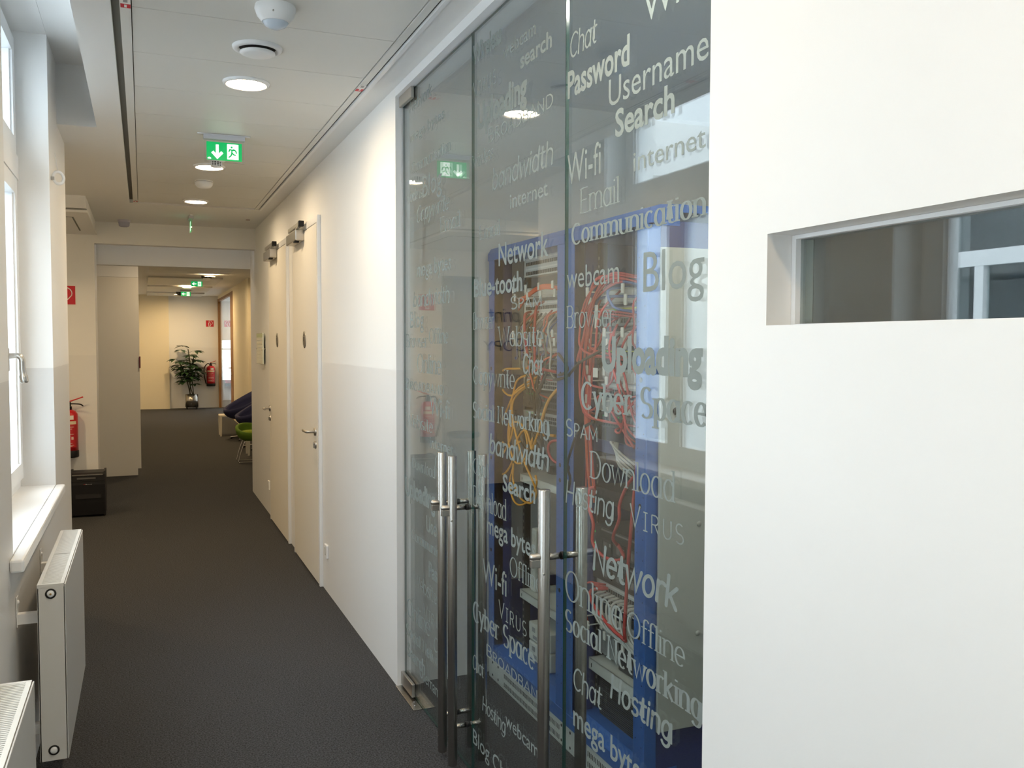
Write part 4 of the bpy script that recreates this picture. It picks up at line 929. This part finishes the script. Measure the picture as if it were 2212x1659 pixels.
# left rack, top to bottom
PG = 'patch panels in the racks'; MG = 'cable guides in the racks'; SG = 'network switches in the racks'
patch_panel(G1, 1.90, 1.985, 'light grey double patch panel at the very top of the left rack', PG, 2)
manager(G1, 1.80, 1.845, 'white ring cable guide just under the top panel of the left rack', MG)
patch_panel(G1, 1.70, 1.785, 'light grey patch panel above the hanging blue cables, left rack', PG, 2)
manager(G1, 1.60, 1.645, 'white ring cable guide at mid tangle height in the left rack', MG)
patch_panel(G1, 1.535, 1.58, 'light grey patch panel behind the red cable coil, left rack', PG)
switch(G1, 1.478, 1.52, 'grey network switch beside the red plug, left rack', SWG, None, SG)
switch(G1, 1.395, 1.448, 'white switch with a red stripe above the yellow loops, left rack', PATCH, RS, SG, False)
switch(G1, 1.31, 1.385, 'black network switch behind the crossing black cables, left rack', SWD, None, SG)
switch(G1, 1.245, 1.295, 'flat grey switch lowest in the left rack', SWG, None, SG)
def shelf(x0, y0, y1, z, label, h=.038):
    r = thing('rack_shelf', (x0, (y0+y1)/2, z), label, 'shelf', 'white rack shelves'); m = mat('shelf_white', (.66, .68, .65), .4)
    box(x0, x0+.45, y0, y1, z-.003, z, m).build('tray', r); box(x0, x0+.004, y0, y1, z-h, z, m, .001).build('front_lip', r)
    b = MB(); b.box(x0, x0+.4, y1-.003, y1, z-h, z, m).box(x0, x0+.4, y0, y0+.003, z-h, z, m); b.build('side_lip', r)
    b = MB(); b.box(x0-.0006, x0, y1-.025, y1-.020, z-h*.75, z-h*.4, SLOT).box(x0-.0006, x0, y0+.02, y0+.025, z-h*.75, z-h*.4, SLOT); b.build('slots', r); return r
shelf(1.60, 3.315, 3.775, 1.002, 'upper white shelf of the left rack, holding a black puck'); shelf(1.60, 3.315, 3.775, .462, 'lower white shelf of the left rack, below the power strip')
pk = tag(MB().lathe((1.78, 3.70, 1.002), [(0, 0), (.07, 0), (.075, .012), (.07, .026), (0, .03)], BLACK, 'z', 28).build('router_puck', None, (1.78, 3.70, 1.002)), 'flat round black device lying on the upper white shelf', 'router')
ps = thing('power_strip', (1.66, 3.70, .53), 'white power strip hanging upright in the left rack', 'power strip'); b = MB(); b.T = Matrix.Translation((1.655, 3.70, .61)) @ Matrix.Rotation(.06, 4, 'X')
b.box(-.022, .022, -.026, .026, -.145, .145, mat('strip_white', (.70, .70, .65), .4), .006); b.build('housing', ps)
b = MB(); b.T = Matrix.Translation((1.655, 3.70, .61)) @ Matrix.Rotation(.06, 4, 'X')
for k in range(4): b.lathe((-.0222, 0, -.105+k*.07), [(0, .004), (.018, .004), (.019, -.0008)], mat('socket_hole', (.40, .40, .38), .5), 'x', 14)
b.build('socket', ps)
for i, (z, lb) in enumerate(((.175, 'white power box, the lower of two on the left rack floor'), (.262, 'white power box, the upper of two on the left rack floor'))):
    r = thing('power_box', (1.66, 3.56, z), lb, 'power box', 'white power boxes'); b = MB(); b.box(1.60, 1.74, 3.44, 3.67, z+.001, z+.082, mat('strip_white', (.7, .7, .65), .4), .006); b.build('case', r)
    b = MB(); b.box(1.5985, 1.60, 3.60, 3.63, z+.045, z+.065, SWG).box(1.5985, 1.60, 3.52, 3.54, z+.05, z+.065, REDS).box(1.5985, 1.60, 3.58, 3.62, z+.015, z+.03, SWG).lathe((1.6, 3.47, z+.04), [(0, -.002), (.022, -.002), (.024, 0)], PATCH, 'x', 16); b.build('labels_and_socket', r)
# right rack, top to bottom
tb = tag(box(1.60, 1.612, 2.98, 3.03, 1.845, 1.852, WHT).box(1.60, 1.604, 2.98, 2.985, 1.845, 1.87, WHT).build('wall_clip', None, (1.6, 3, 1.845)), 'small white clip above the red cables in the right rack', 'clip')
manager(G2, 1.745, 1.80, 'white ring cable guide highest in the right rack under the red bundle', MG)
switch(G2, 1.665, 1.735, 'grey switch with a yellow line under the top guide, right rack', SWG, YS, SG)
manager(G2, 1.59, 1.645, 'white ring cable guide between the two yellow lined switches, right rack', MG)
switch(G2, 1.525, 1.578, 'dark switch with a yellow line behind the second guide, right rack', SWD, YS, SG)
manager(G2, 1.455, 1.505, 'white ring cable guide above the labelled port panel, right rack', MG)
patch_panel(G2, 1.405, 1.450, 'grey patch panel with small white labels, right rack', PG)
manager(G2, 1.345, 1.395, 'white ring cable guide under the labelled port panel, right rack', MG)
switch(G2, 1.285, 1.335, 'dark switch with green lights under the lowest guide, right rack', SWD, None, SG)
box(1.60, 1.61, 2.59, 3.05, 1.19, 1.235, BLUED).build('cross_bar', r2)
r = thing('rack_shelf', (1.62, 2.82, 1.02), 'dark shelf with black equipment in the middle of the right rack', 'shelf'); box(1.60, 2.05, 2.59, 3.055, 1.0, 1.055, DARK, .003).build('tray', r); box(1.66, 2.0, 2.62, 2.90, 1.056, 1.16, SWD, .004).build('equipment_case', r)
def server(z0, z1, label):
    r = thing('rack_server', (1.8, 2.82, z0), label, 'server', 'black rack servers'); x = 1.60; m = mat('server_black', (.022, .022, .024), .4)
    box(x, 2.2, 2.60, 3.05, z0, z1, m, .002).build('case', r); h = z1-z0
    for k in range(4):
        y = 2.98-k*.1; d = box(x-.006, x, y-.086, y, z0+h*.18, z0+h*.62, mat('bay_black', (.04, .04, .042), .35), .002).build('drive_bay', r)
        b = MB()
        for q in range(4): b.box(x-.0068, x-.006, y-.03-q*.009, y-.025-q*.009, z0+h*.26, z0+h*.52, mat('bay_grille', (.22, .22, .21), .4))
        b.box(x-.0068, x-.006, y-.082, y-.070, z0+h*.40, z0+h*.52, mat('bay_label', (.4, .4, .4), .4)); b.build('bay_grille', d)
    b = MB()
    for zz in (.3, .72): b.box(x-.001, x, 3.03, 3.036, z0+h*zz, z0+h*zz+.004, LED)
    b.build('status_leds', r); box(x-.002, x+.001, 2.62, 2.98, z1-h*.12, z1-h*.06, mat('edge_shine', (.20, .20, .20), .3)).build('shine_line', r)  # lighter strip paints the highlight along the top edge of the case
server(.80, .905, 'black rack server with drive bays, the upper of two in the right rack'); server(.70, .795, 'black rack server with drive bays, the lower one above the grey cables')
patch_panel(G2, .605, .69, 'light grey patch panel full of grey cables in the right rack', PG, 2)
manager(G2, .52, .56, 'white ring cable guide carrying the grey cable bundle', MG)
r = thing('grey_unit', (1.7, 2.98, .39), 'grey slanted metal unit under the grey cable bundle', 'unit'); b = MB(); b.prism([(3.05, .40), (3.05, .50), (2.97, .52), (2.90, .44), (2.90, .40)], SWG, lambda u, v, t: (1.63+t*.25, u, v)); b.build('case', r)
r = thing('equipment_box', (1.8, 2.74, .385), 'plain black box beside the grey slanted unit', 'box'); box(1.62, 2.1, 2.60, 2.88, .386, .515, SWD, .003).build('case', r); box(1.619, 1.62, 2.64, 2.85, .49, .494, SWG).build('seam', r)
r = shelf(1.585, 2.595, 3.05, .383, 'white angled shelf bracket above the louvred unit, right rack', .045)
u = thing('power_unit', (1.8, 2.82, .135), 'large black louvred power unit low in the right rack', 'power unit'); box(1.62, 2.2, 2.60, 3.03, .155, .335, BLACK, .004).build('case', u)
b = MB()
for k in range(22): b.box(1.612, 1.62, 2.62, 3.01, .165+k*.0075, .169+k*.0075, mat('louvre', (.05, .05, .05), .35))
tag(b.build('louvres', u), kind='stuff')
shelf(1.575, 2.595, 3.03, .151, 'white front tray lowest in the right rack', .03)
# ------------------------------------------------------------------ cables
rc = random.Random(11)
def cable(pts, m, r, label, grp, n=5, plug=None):
    P = spline(pts, n); o = MB().tube(P, r, m, 6).build('cable', None, P[0]); tag(o, label, 'cable', grp)
    if plug: MB().tube([P[0], P[0]+(P[0]-P[1]).normalized()*-.03], .006, plug, 8).build('plug', o)
    return o
def droop(a, b, sag, out):
    a, b = Vector(a), Vector(b); mid = (a+b)/2; return [a, a.lerp(mid, .4)+Vector((-out, 0, -sag*.4)), mid+Vector((-out, rc.uniform(-.02, .02), -sag)), b.lerp(mid, .4)+Vector((-out, 0, -sag*.5)), b]
# right rack: red bundle sweeping from the top right down the left side
for k in range(9):
    y0 = rc.uniform(2.62, 2.80); z0 = 1.80+rc.uniform(.0, .045); xo = 1.555-rc.uniform(0, .03)
    zt = rc.choice((1.70, 1.69, 1.55, 1.54, 1.43, 1.31, 1.31)); ye = rc.uniform(2.66, 2.95)
    cable([(1.60, y0, z0), (xo, y0+.10, z0+.012), (xo-.01, 2.93+rc.uniform(-.03, .03), z0-.05-rc.uniform(0, .03)), (xo, 3.02+rc.uniform(-.02, .015), (z0+zt)/2-.03), (xo, 2.99+rc.uniform(-.02, .03), zt+.03), (1.585, ye, zt)], CREDC, .0042, 'thin red cable of the bundle sweeping down the right rack', 'red cables in the right rack')
for k in range(18):
    y0 = rc.uniform(2.62, 3.0); z0 = rc.choice((1.79, 1.70, 1.69, 1.55, 1.43)); z1 = rc.choice((1.55, 1.43, 1.31, 1.24)); y1 = min(3.04, max(2.60, y0+rc.uniform(-.3, .3)))
    cable(droop((1.60, y0, z0), (1.60, y1, min(z1, z0-.1)), rc.uniform(-.03, .09), rc.uniform(.02, .08)), CREDC, .0042, 'thin red cable looping between the switches of the right rack', 'red loops in the right rack', plug=PLUGG if k % 3 == 0 else None)
for k in range(7):
    y0 = 3.02+rc.uniform(-.03, .02)
    cable([(1.57, y0, 1.55+rc.uniform(-.1, .1)), (1.555, y0+.005, 1.35), (1.56, y0-.01+rc.uniform(-.02, .02), 1.15), (1.565, y0+rc.uniform(-.04, .02), .98+rc.uniform(-.06, .1))], CORG if k % 2 else CREDC, .004, 'thin red cable hanging along the left edge of the right rack', 'red drops in the right rack')
for pts, lb in (([(1.60, 2.66, 1.79), (1.55, 2.76, 1.815), (1.54, 2.90, 1.77), (1.56, 2.96, 1.69), (1.60, 2.94, 1.60)], 'blue cable running through the red bundle, outer one'), ([(1.60, 2.78, 1.80), (1.54, 2.83, 1.79), (1.545, 2.80, 1.73), (1.56, 2.70, 1.71), (1.60, 2.64, 1.70)], 'blue cable hooked below the red bundle'),
        ([(1.60, 2.74, 1.765), (1.555, 2.88, 1.768), (1.555, 3.0, 1.745), (1.58, 3.03, 1.72)], 'blue cable lying in the top guide of the right rack')): cable(pts, CBLU, .005, lb, None)
cable([(1.56, 2.64, 1.42), (1.54, 2.72, 1.36), (1.54, 2.80, 1.36), (1.54, 2.64, 1.245)], CREDC, .0048, 'red cable slanting across the port panel of the right rack', None)
for pts, lb in (([(1.56, 2.96, 1.06), (1.545, 2.975, 1.05), (1.535, 2.965, .995), (1.535, 2.925, .93), (1.535, 2.93, .86), (1.54, 2.86, .825), (1.56, 2.80, .82), (1.585, 2.785, .835), (1.585, 2.83, .87)], 'pale red cable snaking down to the upper black server'),
        ([(1.56, 2.62, 1.17), (1.545, 2.68, 1.12), (1.54, 2.735, 1.04), (1.54, 2.74, .98), (1.55, 2.80, .905), (1.585, 2.83, .865)], 'pale red cable curving from the post to the upper black server'),
        ([(1.55, 2.615, 1.33), (1.545, 2.64, 1.12), (1.54, 2.665, .90), (1.54, 2.685, .72), (1.54, 2.695, .61), (1.545, 2.70, .565)], 'long dark red cable hanging across both servers'),
        ([(1.545, 2.695, .56), (1.54, 2.80, .58), (1.54, 2.93, .625), (1.56, 2.99, .66), (1.60, 2.93, .68)], 'thick red cable curving below the grey cable bundle')): cable(pts, CREDC, .0065, lb, None)
for k in range(4): cable([(1.62, 2.98, .68-.01*k), (1.565, 3.03, .68), (1.56, 3.055, .62-.02*k), (1.58, 3.05, .52)], CREDC, .004, 'short red cable bunched at the left of the lower patch panel', 'short red cables at the lower panel')
for k in range(9):
    y0 = 2.98-k*.035
    cable([(1.62, y0, .655), (1.575, y0+.01, .64), (1.56, y0-.02, .59-.003*k), (1.555, y0-.10, .555-.004*(k % 4)), (1.56, 2.62, .535-.006*(k % 5))], CGRY, .0048, 'grey cable of the bundle below the servers', 'grey cables below the servers')
for k in range(5): cable([(1.60, 2.90-.01*k, 1.235), (1.565, 2.85-.012*k, 1.24-.006*k), (1.56, 2.78, 1.215-.012*k), (1.60, 2.74, 1.17-.014*k)], CGRY, .0042, 'grey cable tuft above the dark shelf of the right rack', 'grey cable tuft')
tag(box(1.535, 1.537, 2.90, 2.935, 1.475, 1.51, WHT).build('cable_tag', None, (1.536, 2.91, 1.49)), 'white paper tag hanging on the red cables', 'tag')
tag(box(1.53, 1.533, 2.895, 2.915, 1.655, 1.74, PATCH).build('hanging_strap', None, (1.53, 2.9, 1.7)), 'pale strap hanging in front of the upper red cables', 'strap')
# black cables from rack to rack
for pts, lb in (([(1.60, 3.30, 1.56), (1.52, 3.20, 1.56), (1.49, 3.11, 1.545), (1.49, 3.06, 1.51), (1.50, 3.09, 1.49), (1.52, 3.20, 1.475), (1.58, 3.34, 1.50)], 'black cable looping around the middle post'),
        ([(1.60, 3.33, 1.46), (1.50, 3.20, 1.455), (1.49, 3.06, 1.475), (1.50, 2.97, 1.53), (1.54, 2.86, 1.58), (1.56, 2.76, 1.64), (1.60, 2.65, 1.67)], 'black cable crossing from the left rack to the upper right rack'),
        ([(1.55, 2.95, 1.31), (1.51, 3.0, 1.27), (1.50, 3.045, 1.19), (1.50, 3.075, 1.13), (1.505, 3.06, 1.08), (1.51, 3.10, 1.02), (1.54, 3.20, 1.02), (1.60, 3.33, 1.06)], 'black cable running down the middle post')): cable(pts, CBLK, .0055, lb, None)
# left rack
for k in range(8):
    y0 = rc.uniform(3.34, 3.74); z0 = rc.choice((1.93, 1.74, 1.74, 1.56)); y1 = rc.uniform(3.33, 3.76); z1 = z0-rc.uniform(.10, .22)
    cable(droop((1.61, y0, z0), (1.61, y1, z1), rc.uniform(.0, .06), rc.uniform(.03, .07)), CORG if k % 2 else CREDC, .0042, 'orange red cable looping between the panels of the left rack', 'orange red cables in the left rack')
for k in range(5):
    z0 = 1.82+rc.uniform(-.01, .02)
    cable([(1.60, 3.33, z0), (1.56, 3.45, z0+.01), (1.56, 3.60, z0-.02), (1.575, 3.74, z0-.03-.01*k)], CORG, .0045, 'orange cable lying along the top guide of the left rack', 'orange cables in the top guide')
cable([(1.60, 3.66, 1.74), (1.555, 3.62, 1.72), (1.55, 3.60, 1.62), (1.555, 3.585, 1.54)], CREDC, .006, 'thick red cable hanging farther left in the left rack', None)
cable([(1.60, 3.52, 1.78), (1.55, 3.49, 1.74), (1.55, 3.50, 1.55), (1.55, 3.47, 1.50), (1.545, 3.30, 1.485), (1.55, 3.16, 1.48), (1.53, 3.06, 1.53), (1.55, 3.03, 1.64)], CREDC, .006, 'thick red cable crossing behind the middle post', None)
for k in range(8):
    y0 = 3.36+k*.048
    cable(droop((1.61, y0, 1.71), (1.61, y0+.05, 1.53+.02*(k % 3)), .05+.015*(k % 4), .05), CBLU, .0042, 'blue cable hanging in the upper left rack', 'blue cables in the left rack')
for k in range(8):
    y0 = 3.38+k*.045
    cable(droop((1.61, y0, 1.73), (1.61, y0-.04, 1.42+.03*(k % 3)), .03*(k % 3), .055), CGRY if k % 3 == 0 else mat('olive_cable', (.10, .10, .07), .5), .0045, 'grey olive cable drooping in the left rack', 'grey olive cables in the left rack')
for k in range(7):
    y0 = 3.42+k*.03; s_ = (-1)**k
    cable([(1.61, y0, 1.55), (1.56, y0+.02*s_, 1.44), (1.555, 3.50+.01*k*s_, 1.36), (1.56, 3.50+.02*s_, 1.28), (1.57, 3.55+.03*k*s_, 1.18), (1.60, 3.50+.04*s_, 1.05)], CBLK, .005, 'black cable tied in the sheaf hanging in the left rack', 'black cable sheaf')
for k in range(3): cable([(1.60, 3.66-.04*k, 1.20), (1.555, 3.52, 1.245-.02*k), (1.555, 3.44, 1.16), (1.56, 3.52-.03*k, 1.07), (1.58, 3.66, 1.13-.02*k)], CBLK, .005, 'black cable loop below the sheaf', 'black cable loops')
def yl(pts, lb): cable(pts, CYEL, .0048, lb, 'yellow cable loops', 6)
Y = lambda y, z, x=1.56: (x, y, z)
yl([Y(3.62, 1.49, 1.61), Y(3.72, 1.485), Y(3.88, 1.475), Y(3.925, 1.43), Y(3.88, 1.375), Y(3.78, 1.36), Y(3.66, 1.40), Y(3.58, 1.43, 1.60)], 'yellow cable making the wide flat loop at the top of the coil')
yl([Y(3.56, 1.475, 1.61), Y(3.70, 1.44), Y(3.77, 1.36), Y(3.86, 1.27), Y(3.93, 1.20), Y(3.93, 1.15), Y(3.80, 1.12), Y(3.68, 1.16)], 'yellow cable slanting left down from the knot')
yl([Y(3.58, 1.46, 1.61), Y(3.74, 1.38), Y(3.80, 1.27), Y(3.82, 1.15), Y(3.74, 1.06), Y(3.63, 1.08), Y(3.60, 1.16), Y(3.66, 1.235), Y(3.78, 1.23), Y(3.82, 1.13)], 'yellow cable winding round the round coil')
yl([Y(3.60, 1.44, 1.60), Y(3.76, 1.34), Y(3.77, 1.20), Y(3.86, 1.10), Y(3.96, 1.04), Y(3.965, 1.0), Y(3.88, .985), Y(3.78, 1.05), Y(3.72, 1.16), Y(3.62, 1.215), Y(3.56, 1.15)], 'yellow cable with the loop reaching farthest left')
yl([Y(3.78, 1.30), Y(3.74, 1.20), Y(3.64, 1.08), Y(3.54, 1.0), Y(3.50, .95), Y(3.56, .90), Y(3.68, .905), Y(3.76, .97), Y(3.76, 1.05)], 'yellow cable with the lowest hanging loop')
yl([Y(3.77, 1.02), Y(3.80, .96), Y(3.77, .89), Y(3.69, .87), Y(3.58, .91), Y(3.50, .99), Y(3.51, 1.03)], 'yellow cable closing the bottom of the coil')
cable([(1.60, 3.31, 1.44), (1.555, 3.37, 1.36), (1.55, 3.45, 1.23), (1.555, 3.53, 1.145), (1.56, 3.555, 1.165), (1.58, 3.54, 1.20), (1.60, 3.40, 1.21)], CYEL, .007, 'bright yellow cable hooked down from the middle post', None)
cable([(1.60, 3.30, 1.20), (1.57, 3.37, 1.19), (1.565, 3.39, 1.15), (1.57, 3.34, 1.11), (1.60, 3.25, 1.10)], CREDC, .006, 'red cable curl beside the middle post of the left rack', None)
